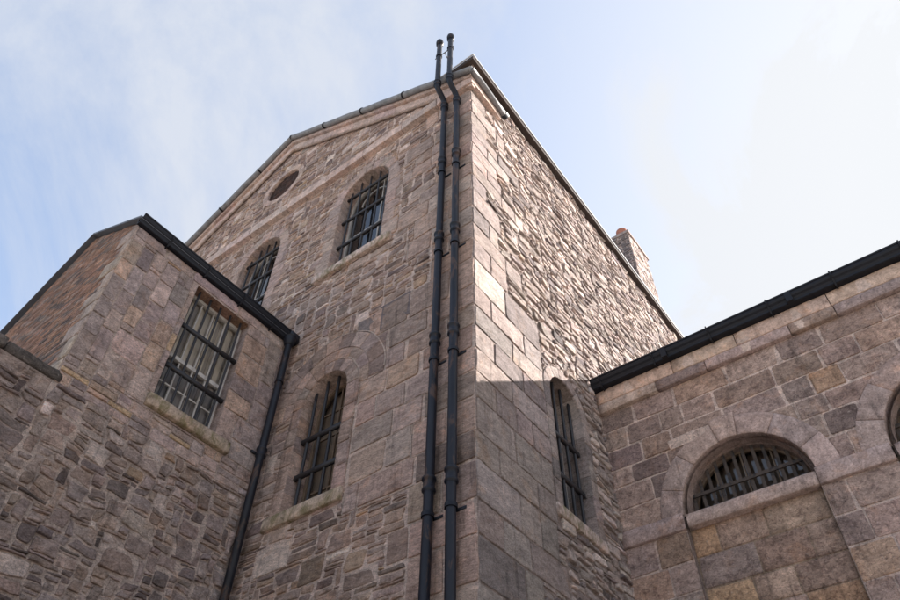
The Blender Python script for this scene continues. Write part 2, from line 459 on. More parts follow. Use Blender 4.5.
def plain_mat(name, col, rough=.6, metal=0., spec=.5, n_amt=.25, nscale=9, bump=.15, bdist=.004, stretch=(1, 1, 1), spots=None):
    m, nt, b = mat(name); L = nt.links.new; v = mapped(nt, stretch)
    n1 = noise(nt, v, nscale, 6, .65, .3)
    c = mul(nt, (*col,), ramp(nt, n1, [(.25, 1-n_amt), (.5, 1.), (.75, 1+n_amt)]))
    if spots:
        n2 = noise(nt, v, spots[1], 6, .7, .6); mo = ramp(nt, n2, [(spots[2], 0.), (spots[2]+.08, 1.)]); c = mul(nt, c, spots[0], mo, 'MIX')
    L(c, b.inputs['Base Color']); b.inputs['Metallic'].default_value = metal; b.inputs['Specular IOR Level'].default_value = spec
    rr = N(nt, 'ShaderNodeMapRange'); L(n1, rr.inputs[0]); rr.inputs[3].default_value = max(.05, rough-.12); rr.inputs[4].default_value = min(1, rough+.15); L(rr.outputs[0], b.inputs['Roughness'])
    bp = N(nt, 'ShaderNodeBump'); bp.inputs['Strength'].default_value = bump; bp.inputs['Distance'].default_value = bdist
    L(noise(nt, v, nscale*6, 5, .7), bp.inputs['Height']); L(bp.outputs[0], b.inputs['Normal'])
    return m

M = {}
M['stoneA'] = stone_mat('weathered_limestone', 3.0, 1., .5, .5, 1., .020, .35, .45, 1.2)
M['stoneB'] = stone_mat('side_limestone', 2.4, 1., .9, .25, 1., .022, .25, .25, 1.8)
M['stoneL'] = stone_mat('rubble_stone', 1.8, 1., .6, .6, 1., .026, .35, .4, 1.2)
M['stoneR'] = stone_mat('dressed_ashlar', 1.4, 1., .4, .6, 1., .016, .35, .75, 1.2)
M['trim'] = stone_mat('dressed_trim_stone', 1., .7, .35, .4, .9, .010, .3, .35, 1.3)
M['brick'] = stone_mat('old_brick', 1., .6, .3, .5, 1., .006, .12)
M['iron'] = plain_mat('black_painted_iron', (.010, .011, .016), .48, 0, .26, .3, 8, .25, .003, (1, 1, .5), spots=((.06, .035, .022), 14, .66))
M['pipe'] = plain_mat('black_cast_iron_pipe', (.010, .0115, .018), .45, 0, .28, .5, 5, .5, .004, (1, 1, .35), spots=((.060, .036, .028), 6, .55))
M['bars'] = plain_mat('iron_bars', (.022, .021, .024), .55, 0, .45, .35, 12, .35, .003, spots=((.075, .04, .025), 16, .6))
M['rustbars'] = plain_mat('rusty_flat_bars', (.065, .05, .042), .7, 0, .3, .4, 9, .4, .004, spots=((.03, .026, .026), 7, .5))
M['lead'] = plain_mat('weathered_lead', (.21, .21, .215), .6, .0, .4, .35, 6, .3, .005, spots=((.12, .11, .10), 5, .58))
M['wood'] = plain_mat('painted_sash_wood', (.52, .49, .46), .5, 0, .4, .2, 12, .3, .003, spots=((.2, .16, .12), 10, .64))
M['woodbrown'] = plain_mat('bare_brown_wood', (.17, .125, .09), .6, 0, .3, .3, 12, .3, .003)
M['blind_or_dark'] = plain_mat('cream_boards', (.30, .235, .18), .75, 0, .2, .15, 4, .1, .003)
M['backing'] = plain_mat('brown_boards', (.13, .10, .08), .85, 0, .1, .3, 5)
M['room'] = plain_mat('dark_room', (.02, .018, .02), .9, 0, .1, .2, 2)  # near-black colour holds the darkness of unlit interiors
M['slate'] = plain_mat('slate', (.10, .105, .12), .6, 0, .4, .3, 5, .4, .01, spots=((.2, .2, .19), 7, .64))
M['terra'] = plain_mat('terracotta', (.40, .17, .12), .8, 0, .2, .2, 8)
def curtain_mat():
    m, nt, b = mat('curtain_strips'); at = N(nt, 'ShaderNodeAttribute', attribute_name='stone_col')
    nt.links.new(mul(nt, at.outputs['Color'], ramp(nt, noise(nt, mapped(nt, (3, 3, .4)), 5, 4, .6), [(.3, .8), (.7, 1.1)])), b.inputs['Base Color']); b.inputs['Roughness'].default_value = .9; return m
M['curtain'] = curtain_mat()
def sill_mat():
    m = stone_mat('mossy_sill', 1., .6, .3, .6, .9, .009, .3); nt = m.node_tree; b = nt.nodes['Principled BSDF']
    src = b.inputs['Base Color'].links[0].from_socket
    mo = ramp(nt, noise(nt, mapped(nt, (1, 1, .5)), 4.5, 8, .75, 1.), [(.44, 0.), (.60, .75)])
    nt.links.new(mul(nt, src, (.115, .105, .035), mo, 'MIX'), b.inputs['Base Color']); return m
M['sill'] = sill_mat()
def glass_mat():
    m, nt, b = mat('window_glass'); L = nt.links.new
    nt.nodes.remove(b); out = nt.nodes['Material Output']
    tr = N(nt, 'ShaderNodeBsdfTransparent'); tr.inputs[0].default_value = (.88, .88, .88, 1)
    gl = N(nt, 'ShaderNodeBsdfGlossy'); gl.inputs['Roughness'].default_value = .04; gl.inputs[0].default_value = (1, 1, 1, 1)
    fr = N(nt, 'ShaderNodeFresnel'); fr.inputs[0].default_value = 1.65
    v = mapped(nt); bp = N(nt, 'ShaderNodeBump'); bp.inputs['Strength'].default_value = .10; bp.inputs['Distance'].default_value = .02
    L(noise(nt, v, 3.5, 2, .5), bp.inputs['Height']); L(bp.outputs[0], gl.inputs['Normal']); L(bp.outputs[0], fr.inputs['Normal'])
    mx = N(nt, 'ShaderNodeMixShader'); L(fr.outputs[0], mx.inputs[0]); L(tr.outputs[0], mx.inputs[1]); L(gl.outputs[0], mx.inputs[2]); L(mx.outputs[0], out.inputs[0])
    return m
M['glass'] = glass_mat()
def ground_mat():
    return plain_mat('yard_gravel', (.36, .32, .28), .95, 0, .2, .3, 2.5, .6, .02, spots=((.16, .14, .12), 1.2, .6))
M['ground'] = ground_mat()

# palettes
def pal(items, jit=.10):
    ws = np.array([i[0] for i in items], float); ws /= ws.sum(); cs = [np.array(i[1]) for i in items]
    def f(R):
        c = cs[R.choice(len(cs), p=ws)]; return c*(1+R.normal(0, jit))*(1+R.normal(0, .014, 3))
    return f
PA_ash = pal([(6, (0.355, 0.265, 0.225)), (3, (0.323, 0.254, 0.225)), (1.5, (0.371, 0.270, 0.217)), (1., (0.249, 0.193, 0.172)), (.6, (0.424, 0.345, 0.302))], 0.12)
PA_rub = pal([(5, (.325, .245, .205)), (3, (.285, .225, .20)), (1.6, (.34, .25, .195)), (1.1, (.20, .155, .14)), (.8, (.52, .43, .38)), (.25, (.36, .255, .175))], .14)
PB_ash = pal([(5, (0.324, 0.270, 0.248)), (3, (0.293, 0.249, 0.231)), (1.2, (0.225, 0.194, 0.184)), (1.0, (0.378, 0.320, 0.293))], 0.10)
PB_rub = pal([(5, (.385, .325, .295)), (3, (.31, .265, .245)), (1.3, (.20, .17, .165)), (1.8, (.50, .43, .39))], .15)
PL_rub = pal([(5, (.275, .220, .197)), (3, (.245, .201, .187)), (2, (.30, .230, .194)), (1.3, (.170, .138, .130)), (.5, (.47, .395, .36)), (.15, (.34, .245, .175)), (.02, (.24, .11, .08))], 0.17)
PL_ash = pal([(6, (0.376, 0.296, 0.265)), (3, (0.332, 0.268, 0.253)), (1.2, (0.253, 0.207, 0.197)), (1.3, (0.413, 0.301, 0.240)), (.35, (0.431, 0.308, 0.204))], 0.10)
PR_ash = pal([(5, (0.303, 0.226, 0.192)), (3, (0.267, 0.205, 0.180)), (1.5, (0.335, 0.235, 0.184)), (1.2, (0.208, 0.160, 0.148)), (.3, (0.368, 0.255, 0.172))], 0.12)
PR_panel = pal([(4, (0.325, 0.233, 0.181)), (3, (0.293, 0.213, 0.170)), (1.5, (0.353, 0.235, 0.151)), (.8, (0.230, 0.177, 0.157))], .07)
P_trim = pal([(5, (.345, .265, .23)), (3, (.315, .25, .225)), (1, (.375, .285, .235))], .05)
P_trimR = pal([(5, (0.297, 0.230, 0.207)), (3, (0.263, 0.209, 0.193)), (1, (0.330, 0.252, 0.213))], .07)
P_pale = pal([(5, (.385, .300, .262)), (3, (.355, .285, .255))], .05)
MORT = (.47, .385, .34); MORTL = (.27, .215, .19)

# ------------------------------------------------------------------ object helpers
def thing(name, label, cat, loc, group=None):
    o = bpy.data.objects.new(name, None); C.objects.link(o); o.location = loc; o.empty_display_size = .3
    o['label'] = label; o['category'] = cat
    if group: o['group'] = group
    return o
def lab(o, s): o['label'] = s; return o

# ================================================================== MAIN BUILDING
MO = (-8.0, 10.0, 0.0)
main = thing('stone_building', 'tall rubble stone prison block with a pedimented gable and barred arched windows', 'building', MO)
XC = -10.55; XW = 2*XC-X0                      # west edge
QZ = [0, .45, .9, 1.4, 1.9, 2.4, 2.9, 3.4, 3.9, 4.35, 4.8, 5.25, 5.8, 6.24, 6.79, 7.23, 7.78, 8.24, 8.69, 9.14, 9.57, 10.03, 10.69,
      11.2, 11.65, 12.15, 12.73, 13.2, 13.6, 13.97, 14.4, 14.8, 15.18, 15.7, 16.2, 16.7]
rake = lambda u: 20.55-.6*np.abs(np.asarray(u)-XC)

W1 = Arch(-7.03, .70, 12.86, 15.32, .28); W2 = Arch(-10.45, .70, 12.86, 15.32, .28); W2c = Arch(-13.87, .70, 12.86, 15.32, .28)
W3 = Arch(-7.10, .50, 7.26, 9.26, .23); OC = Circ(-10.53, 18.7, .60, .20)
W3.bot = W1.bot = W2.bot = W2c.bot = .20
A_holes = [W1, W2, W2c, W3, OC]
EX = Arch(W3.uc, .5, 9.14, 9.28, .785)

mb = MB(MO)
sheet(mb, WA, [(XW, 0), (X0, 0), (X0, 18.2), (X0-1.9, 18.0), (XC, 20.9), (XW, 17.0)], [h.outline(.0) for h in A_holes], 0, MORT)
quo = []; jag = []
R = random.Random(5)
for i, (a, b) in enumerate(zip(QZ[:-1], QZ[1:])):
    w = (.48 if i % 2 else .92)+R.uniform(-.05, .08)
    quo.append((X0-w, a, X0+.012, b))
    # further dressed blocks beside the quoin
    lim = -6.30 if 6.5 < a < 10.2 else (X0-w-R.choice([0, .55, .8, 1.0, .35]))
    u = X0-w
    while u > lim+.12:
        ww = R.uniform(.35, 1.0); e = max(lim, u-ww)
        if e-lim < .25: e = lim
        quo.append((e, a, u, b)); u = e
for i in range(len(QZ)-1):
    a, b = QZ[i], QZ[i+1]
    if b < 16.7: quo.append((XW, a, XW+(.5 if i % 2 else .9), b))
DU, DV = .055, .04
quo = cut(quo, A_holes+[EX])
def pickA(u, v):
    r = rnd.random()
    if v < 4.4: return rnd.randint(6, 12), rnd.randint(3, 7)
    t = .55 if v < 7 else .36
    if r < t: return rnd.randint(4, 11), rnd.choice([1, 2, 2])
    if r < t+.33: return rnd.randint(4, 9), rnd.choice([2, 3, 3])
    return rnd.randint(5, 11), rnd.randint(4, 7)
snap = [(r[0], r[1], r[2]+.0, r[3]) for r in quo]
big = [(-6.07, 10.14, -5.36, 10.74), (-6.55, 10.14, -6.12, 10.66), (-7.9, 6.35, -7.2, 6.78), (-6.95, 5.95, -6.5, 6.35)]
rects = pack(XW, X0, 0, 20.6, DU, DV, pickA, snap+big, lambda u, v: free(A_holes+[EX])(u, v) & (v < rake(u)+.1) & ~((np.abs(v-16.88) < .2)))
# relieving arch above the lower window
relA = Arch(W3.uc, .98, 7.4, W3.zs, .0); relA.rw = .0
class RelRing:
    def push(s, P):
        P = P.copy(); du = P[:, 0]-W3.uc; dv = P[:, 1]-(W3.zs+.02); d = np.hypot(du, dv); up = dv > 0
        m = up & (d > .95) & (d < 1.115); P[m] = P[m]+(np.stack([du, dv], 1)[m]/d[m][:, None])*(.93-d[m])[:, None]
        m = up & (d >= 1.115) & (d < 1.28); P[m] = P[m]+(np.stack([du, dv], 1)[m]/d[m][:, None])*(1.29-d[m])[:, None]
        return P
clipA = [*A_holes, EX, Below(rake)]
lay(mb, WA, rects, clipA, gap=.013, jit=.38, step=.05, h=(.004, .026), tilt=.05, bulge=.005, rough=.010, wamp=.030, pal=PA_rub)
lay(mb, WA, quo, clipA, gap=.019, jit=.12, step=.09, h=(.014, .026), tilt=.0, bulge=.003, rough=.005, wamp=0, pal=PA_ash, cham=.04, ins=.008, wob=.0035)
lay(mb, WA, big[:1], clipA, gap=.02, jit=.05, step=.09, h=(.02, .02), tilt=0, bulge=.002, rough=.003, wamp=0, pal=pal([(1, (.165, .14, .14))], .01), cham=.03)
lay(mb, WA, big[1:2], clipA, gap=.02, jit=.25, step=.09, h=(.02, .02), tilt=0, bulge=.002, rough=.003, wamp=0, pal=pal([(1, (.19, .16, .155))], .01), cham=.03)
lay(mb, WA, big[2:3], clipA, gap=.02, jit=.12, step=.07, h=(.02, .02), tilt=.02, bulge=.002, rough=.006, wamp=0, pal=pal([(1, (.50, .42, .37))], .01), cham=.03)
lay(mb, WA, big[3:], clipA, gap=.02, jit=.2, step=.07, h=(.02, .02), tilt=.02, bulge=.002, rough=.006, wamp=0, pal=pal([(1, (.22, .165, .13))], .01), cham=.03)
A3 = Arch(W3.uc, W3.hw, W3.z0, W3.zs+.02, W3.rw)
voussoirs(mb, WA, A3, 11, PA_ash, -.10, math.pi+.10, .018, .965, 1.275)
voussoirs(mb, WA, A3, 9, PA_ash, -.14, math.pi+.14, .012, .74, .95)
LIME = (.40, .335, .295)
for rr, a0, a1 in ((1.285, -.02, 1.75), (.745, .0, 1.3)):
    th = np.linspace(a0, a1, 40); q = [(W3.uc+(rr+.010*math.sin(9*t))*math.cos(t), W3.zs+.02+(rr+.010*math.sin(9*t))*math.sin(t)) for t in th]
    strip(mb, WA, q, .020, .004, .022, col=LIME)
for r in big[:2]:
    for u in (r[0]+.004, r[2]+.0):
        strip(mb, WA, [(u+.006*math.sin(k), r[1]+.02+(r[3]-r[1]-.04)*k/6) for k in range(7)], .022, .004, .022, col=LIME)
for r in quo:
    if 5 < r[1] < 16 and rng.random() < .22 and r[0] < -4.6:
        strip(mb, WA, [(r[0]+.006*math.sin(k*1.3), r[1]+.01+(r[3]-r[1]-.02)*k/6) for k in range(7)], rng.uniform(.012, .022), .001, .014, col=LIME)
    if 5 < r[1] < 16 and rng.random() < .25 and r[2]-r[0] > .2:
        strip(mb, WA, [(r[0]+.01+(r[2]-r[0]-.02)*k/9, r[1]+.005*math.sin(k*1.7)) for k in range(10)], rng.uniform(.010, .016), .001, .013, col=LIME)
body = mb.build('front_wall', M['stoneA'], main)

# ------------------------------------------------ side wall (sunlit)
YE = 21.5; ZT = 17.95
W4 = Arch(8.52, .51, 7.16, 9.38, .20); W4.bot = .20
W4b = Arch(12.6, .62, 12.86, 15.28, .24)
mb = MB(MO)
sheet(mb, WB, [(Y0, 0), (YE, 0), (YE, ZT), (Y0, ZT)], [W4.outline(0)], 0, (.24, .195, .175))
quo = []; R = random.Random(8)
for i, (a, b) in enumerate(zip(QZ[:-1], QZ[1:])):
    w = (.92 if i % 2 else .48)+R.uniform(-.05, .08)
    quo.append((Y0-.012, a, Y0+w, b)); u = Y0+w
    lim = 8.0-.19 if 6.9 < a < 10.6 else Y0+w+R.choice([0, .5, .8, .3])
    if a < 6.9: lim = Y0+w+R.choice([.4, .9, 1.5])
    while u < lim-.12:
        ww = R.uniform(.4, .95); e = min(lim, u+ww)
        if lim-e < .25: e = lim
        quo.append((u, a, e, b)); u = e
def pickB(u, v):
    r = rnd.random()
    if v < 4.4: return rnd.randint(6, 12), rnd.randint(3, 7)
    if u > 14: return rnd.randint(5, 12), rnd.choice([2, 3, 4])
    if r < .45: return rnd.randint(4, 11), rnd.choice([1, 2, 2])
    if r < .85: return rnd.randint(4, 10), rnd.choice([2, 3, 3])
    return rnd.randint(5, 11), rnd.randint(4, 5)
notch = [(6.28, 15.3, 6.80, 15.62), (7.0, 13.3, 7.3, 13.5), (6.9, 12.0, 7.5, 12.2)]
rects = pack(Y0, YE, 0, ZT, DU, DV, pickB, quo+notch, free([W4]))
quo = cut(quo, [W4])
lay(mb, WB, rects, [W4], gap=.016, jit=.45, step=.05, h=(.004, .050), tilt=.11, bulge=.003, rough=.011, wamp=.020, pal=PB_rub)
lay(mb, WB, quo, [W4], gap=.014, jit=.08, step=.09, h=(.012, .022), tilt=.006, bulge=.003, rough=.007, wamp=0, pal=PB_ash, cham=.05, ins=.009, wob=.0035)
sidew = mb.build('side_wall', M['stoneB'], main)
# attic parapet front face over the gable corner
mb = MB(MO)
WA2 = Wall((0, Y0+.07, 0), (1, 0, 0), (0, -1, 0))
sheet(mb, WA2, [(-6.6, 16.9), (X0-.004, 16.9), (X0-.004, 17.95), (-6.6, 17.95)], [], 0, MORT)
lay(mb, WA2, coursed(-6.6, X0-.004, [16.95, 17.3, 17.62, 17.94], (.4, .9), random.Random(4)), [], gap=.01, jit=.08, step=.1, h=(.01, .016), tilt=.01, rough=.003, wamp=0, pal=PA_ash, cham=.04)
mb.build('parapet', M['stoneA'], main)

# main roof: slated slopes + verge coping
mb = MB(MO); mb.smooth = False
zr = 20.75
for sgn in (1, -1):
    xe = X0+.17 if sgn > 0 else XW-.17
    a = np.array([[xe, Y0-.02, 18.12], [xe, YE+.2, 18.12], [XC, YE+.2, zr], [XC, Y0+.25, zr]])
    a[0, 1] = Y0+.0
    mb.prism(a, (0, 0, .06))
mb.build('roof', M['slate'], main)
mb = MB(MO); mb.smooth = False
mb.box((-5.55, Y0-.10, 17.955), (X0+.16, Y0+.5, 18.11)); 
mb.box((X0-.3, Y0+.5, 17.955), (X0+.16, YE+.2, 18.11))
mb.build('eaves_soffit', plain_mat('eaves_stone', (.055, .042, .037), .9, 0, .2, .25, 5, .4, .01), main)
mb = MB(MO); mb.smooth = False
mb.box((X0+.163, Y0-.13, 18.115), (X0+.185, YE+.2, 18.15)); mb.box((-5.5, Y0-.13, 18.115), (X0+.163, Y0-.103, 18.15))
mb.build('eaves_flashing', plain_mat('pale_lead_flashing', (.62, .64, .66), .45, .0, .5, .1, 5), main)
# closing walls far sides
mb = MB(MO); mb.smooth = False
mb.box((XW, Y0+.3, 0), (XW+.3, YE, ZT)); mb.box((XW, YE-.3, 0), (X0-.02, YE-.01, ZT)); mb.box((XW+.3, Y0+.6, .01), (XW+.5, Y0+.9, 5))
mb.build('rear_wall', M['stoneA'], main)
mb = MB(MO); mb.smooth = False
mb.prism([(XW+.3, Y0+.75, 0), (X0-.3, Y0+.75, 0), (X0-.3, Y0+.75, 17.9), (XC, Y0+.75, 20.6), (XW+.3, Y0+.75, 17.9)], (0, .05, 0))
mb.box((X0-.95, Y0+.81, 0), (X0-.88, YE-.4, 17.5))
mb.build('inner_lining', M['room'], main)

# string course, raking cornice, gutter
mb = MB(MO)
def run_blocks(mb, W, u0, u1, v0, v1, n0, n1, wr, p, R, b=.012):
    u = u0
    while u < u1-.02:
        e = min(u1, u+R.uniform(*wr))
        if u1-e < .3: e = u1
        bev_block(mb, W, u+.003, e-.003, v0, v1, n0, n1, p(rng), b); u = e
R = random.Random(21)
run_blocks(mb, WA, XW, X0+.13, 16.74, 17.05, -.01, .14, (.9, 1.5), P_pale, R, .007)
run_blocks(mb, WB, Y0-.135, 6.95, 16.74, 17.05, -.01, .135, (.9, 1.5), P_pale, R, .007)
run_blocks(mb, WB, Y0-.13, 6.98, 17.08, 17.36, -.01, .13, (.9, 1.5), P_trim, R)
mb.build('string_course', M['trim'], main, smooth=False)
# raking cornice as sheared blocks
mb = MB(MO)
def rake_blocks(sg):
    d = 0.; Lx = X0-XC+.12
    while d < Lx-.05:
        e = min(Lx, d+R.uniform(.7, 1.2)); c = P_pale(rng)
        if Lx-e < .3: e = Lx
        for (dv0, dv1, n1) in ((.0, .30, .09), (.30, .52, .17)):
            a = [(XC+sg*(d+.004), 20.55-.6*d), (XC+sg*(e-.004), 20.55-.6*e)]
            if sg < 0: a = a[::-1]
            (u0, z0), (u1, z1) = a
            P = np.array([WA.w(u, z+q, n) for u, z in a for q, n in ((dv0, -.01), (dv0, n1-.012), (dv0+.015, n1), (dv1-.015, n1), (dv1, n1-.012), (dv1, -.01))])
            k = mb.add(P, c*(1 if dv0 == 0 else .93)); i = np.arange(5)
            mb.quads(np.stack([k+i, k+6+i, k+7+i, k+1+i], 1)); mb.quads([[k, k+1, k+4, k+5], [k+1, k+2, k+3, k+4], [k+11, k+10, k+7, k+6], [k+10, k+9, k+8, k+7]])
        d = e
rake_blocks(1); rake_blocks(-1)
mb.build('raking_cornice', M['trim'], main, smooth=False)
# moulded fillet under cornice
mb = MB(MO)
for sg in (1, -1):
    mb.tube([(XC+sg*d, Y0-.06, 20.50-.6*d) for d in np.linspace(.0, 6.2, 12)], .035, 8, (.25, .2, .17))
mb.build('cornice_moulding', M['trim'], main)

# rolled lead gutter on the pediment
mb = MB(MO); gy = Y0-.235; gr = .078
dz = 20.55+.52-.03
for sg in (1, -1):
    Lx = X0-XC+.20
    q = [(XC+sg*d, gy, dz-.6*d+.012*math.sin(d*5.1+sg)) for d in np.linspace(-.02, Lx, 30)]
    mb.tube(q, gr, 14)
zc = dz-.6*(X0-XC+.2)
mb.tube([(X0+.20, gy, zc), (X0+.20, gy+.3, zc-.02), (X0+.19, 6.5, zc-.06), (X0+.19, 7.05, zc-.09)], gr*.95, 14)
g = lab(mb.build('gutter', M['lead'], main), 'grey lead gutter along the gable slopes')
def joint(par, a, b, r):
    mb = MB(MO); mb.tube([a, b], r, 14); mb.build('gutter_joint', M['iron'], par)
for sg, ds in ((1, (.02, 1.55, 3.1, 4.6)), (-1, (1.2, 2.6, 4.0, 5.4))):
    for d in ds:
        p = np.array([XC+sg*d, gy, dz-.6*d]); t = np.array([sg, 0, -.6])/1.166*.025
        joint(g, p-t, p+t, gr+.014)
joint(g, (X0+.19, 6.98, zc-.08), (X0+.19, 7.08, zc-.09), gr+.012)

# ------------------------------------------------ windows
def bars_of(parent, W, A, n, nv, hz, r=.028, ext=.05, flat=False, origin=MO, hw_=.040):
    mb = MB(origin)
    top = lambda u: A.zs+math.sqrt(max(0, A.hw**2-(u-A.uc)**2)) if isinstance(A, Arch) else A.a[3]
    u0, u1, z0 = (A.uc-A.hw, A.uc+A.hw, A.z0) if isinstance(A, Arch) else (A.a[0], A.a[1], A.a[2])
    for k in range(nv):
        u = u0+(u1-u0)*(k+.5+(rng.random()-.5)*.1)/nv; t = top(u)+.04
        if flat: wbox(mb, W, u-.028, u+.028, z0-.03, t, n-.012, n+.004)
        else:
            pts = [tuple(W.w(u+.004*math.sin(z*3+k), z, n)) for z in np.linspace(z0-.04, t, 8)]
            mb.tube(pts, r, 10)
    for z in hz:
        e = u1-u0
        if isinstance(A, Arch) and z > A.zs: hh = math.sqrt(max(.01, A.hw**2-(z-A.zs)**2)); a, b = A.uc-hh-ext, A.uc+hh+ext
        else: a, b = u0-ext, u1+ext
        wbox(mb, W, a, b, z-hw_, z+hw_, n+.004 if flat else n-.018, n+.034)
    return mb.build('security_bars', M['bars'], parent, smooth=not flat)

def arch_window(bld, W, A, origin, depth=.30, barn=-.10, nv=5, hz=(), rail=None, sillcol=None, pal_=PA_ash, wood='wood', muntv=(0.,), munth=(), sill=(.24, .20, .07), label=None, blind_or_dark=False, mats='stoneA', vk=9, key=False, wide=(0, 0), br=.027):
    # sash
    mb = MB(origin); mb.smooth = False
    f = .055; nf = -depth
    o = A.outline(-f/2, 28, False); strip(mb, W, o, f, nf-.07, nf)
    wbox(mb, W, A.uc-A.hw, A.uc+A.hw, A.z0, A.z0+.09, nf-.07, nf+.012)
    top = lambda u, e=0: A.zs+math.sqrt(max(0, (A.hw-f-e)**2-(u-A.uc)**2))
    for t in muntv:
        u = A.uc+t*A.hw; wbox(mb, W, u-.013, u+.013, A.z0+.09, top(u)+.01, nf-.055, nf-.022)
    for z in munth:
        hh = A.hw-f if z < A.zs else math.sqrt(max(.01, (A.hw-f)**2-(z-A.zs)**2)); wbox(mb, W, A.uc-hh, A.uc+hh, z-.013, z+.013, nf-.057, nf-.025)
    if rail: 
        wbox(mb, W, A.uc-A.hw+f, A.uc+A.hw-f, rail-.05, rail+.05, nf-.06, nf-.006)
        th = np.linspace(0, math.pi, 18); rr = A.hw*.55
        strip(mb, W, [(A.uc+rr*math.cos(t), A.zs+rr*math.sin(t)) for t in th], .026, nf-.055, nf-.02)
    win = mb.build('window', M[wood], bld)
    if label: win['label'] = label
    mb = MB(origin); mb.smooth = False
    sheet(mb, W, A.outline(.0, 24), [], nf-.04); mb.build('glass', M['glass'], win)
    mb = MB(origin); mb.smooth = False
    sheet(mb, W, A.outline(.03, 24), [], nf-.16); mb.build('blind_or_dark', M['blind_or_dark'] if blind_or_dark else M['room'], win)  # where no blind hangs, the room's darkness is painted on a near-black sheet
    # surround and reveal
    mb = MB(origin)
    voussoirs(mb, W, A, vk, pal_, key=key); jambs(mb, W, A, pal_, wide=wide)
    reveal(mb, W, A.outline(0, 30, False), depth+.02, pal_)
    mb.build('surround', M[mats], win)
    e, hgt, pr = sill
    mb = MB(origin)
    bev_block(mb, W, A.uc-A.hw-e, A.uc+A.hw+e-.04, A.z0-hgt, A.z0, -.02, pr, P_trim(rng) if sillcol is None else sillcol, .008, .1, .002)
    wbox(mb, W, A.uc-A.hw, A.uc+A.hw, A.z0-.1, A.z0+.004, -depth-.05, -.01, P_trim(rng))
    mb.build('sill', M['sill'], win)
    bars_of(win, W, A, barn, nv, hz, r=br, hw_=br*1.4, origin=origin)
    return win

arch_window(main, WA, W1, MO, .30, -.12, 5, (13.75, 14.65, 15.55), 14.2, br=.023, munth=(13.5,), muntv=(-.33, .33), label='upper arched barred window nearest the corner', sill=(.36, .20, .10), pal_=P_pale, sillcol=(.39, .31, .27), key=True, wide=(0, .18))
arch_window(main, WA, W2, MO, .30, -.12, 5, (13.75, 14.65, 15.55), 14.2, br=.023, munth=(13.5,), muntv=(-.33, .33), label='upper arched barred window below the round opening', sill=(.36, .20, .10), pal_=P_pale, sillcol=(.39, .31, .27), key=True, wide=(0, .18))
arch_window(main, WA, W2c, MO, .30, -.12, 5, (13.75, 14.65, 15.55), 14.2, br=.023, muntv=(-.33, .33), sill=(.36, .20, .10), pal_=P_pale, sillcol=(.39, .31, .27), key=True)
arch_window(main, WA, W3, MO, .34, -.14, 4, (7.95, 8.62), None, wood='woodbrown', muntv=(0.,), munth=(7.75, 8.25, 8.75, 9.25), label='lower arched barred window with a mossy sill', sill=(.30, .21, .07), sillcol=(.30, .24, .19), wide=(0, .05), blind_or_dark=True)
arch_window(main, WB, W4, MO, .42, -.14, 4, (7.95, 8.72), None, pal_=PB_ash, munth=(8.1, 8.9), label='narrow arched barred window in the side wall', sill=(.24, .18, .06), mats='stoneB', vk=7)
# oculus
mb = MB(MO)
wbox(mb, WA, OC.uc-.001, OC.uc+.001, OC.vc, OC.vc+.002, -.3, -.29)
recO = pack(OC.uc-.66, OC.uc+.66, OC.vc-.66, OC.vc+.66, .055, .04, lambda u, v: (4, 2))
WAo = Wall((0, Y0+.075, 0), (1, 0, 0), (0, -1, 0))
sheet(mb, WAo, OC.outline(.05), [], 0, (.05, .035, .03))
lay(mb, WAo, recO, [], gap=.012, jit=.2, step=.08, h=(.006, .016), tilt=.03, wamp=.004, pal=pal([(3, (.045, .026, .021)), (1, (.028, .02, .018))], .15))
oc = mb.build('round_window', M['brick'], main)
oc['label'] = 'round bricked-up opening in the gable'
mb = MB(MO); voussoirs(mb, WA, OC, 12, P_trim, 0, 2*math.pi, .022); reveal(mb, WA, OC.outline(0)+[OC.outline(0)[0]], .085, PA_rub, blk=.4)
mb.build('surround', M['trim'], oc)

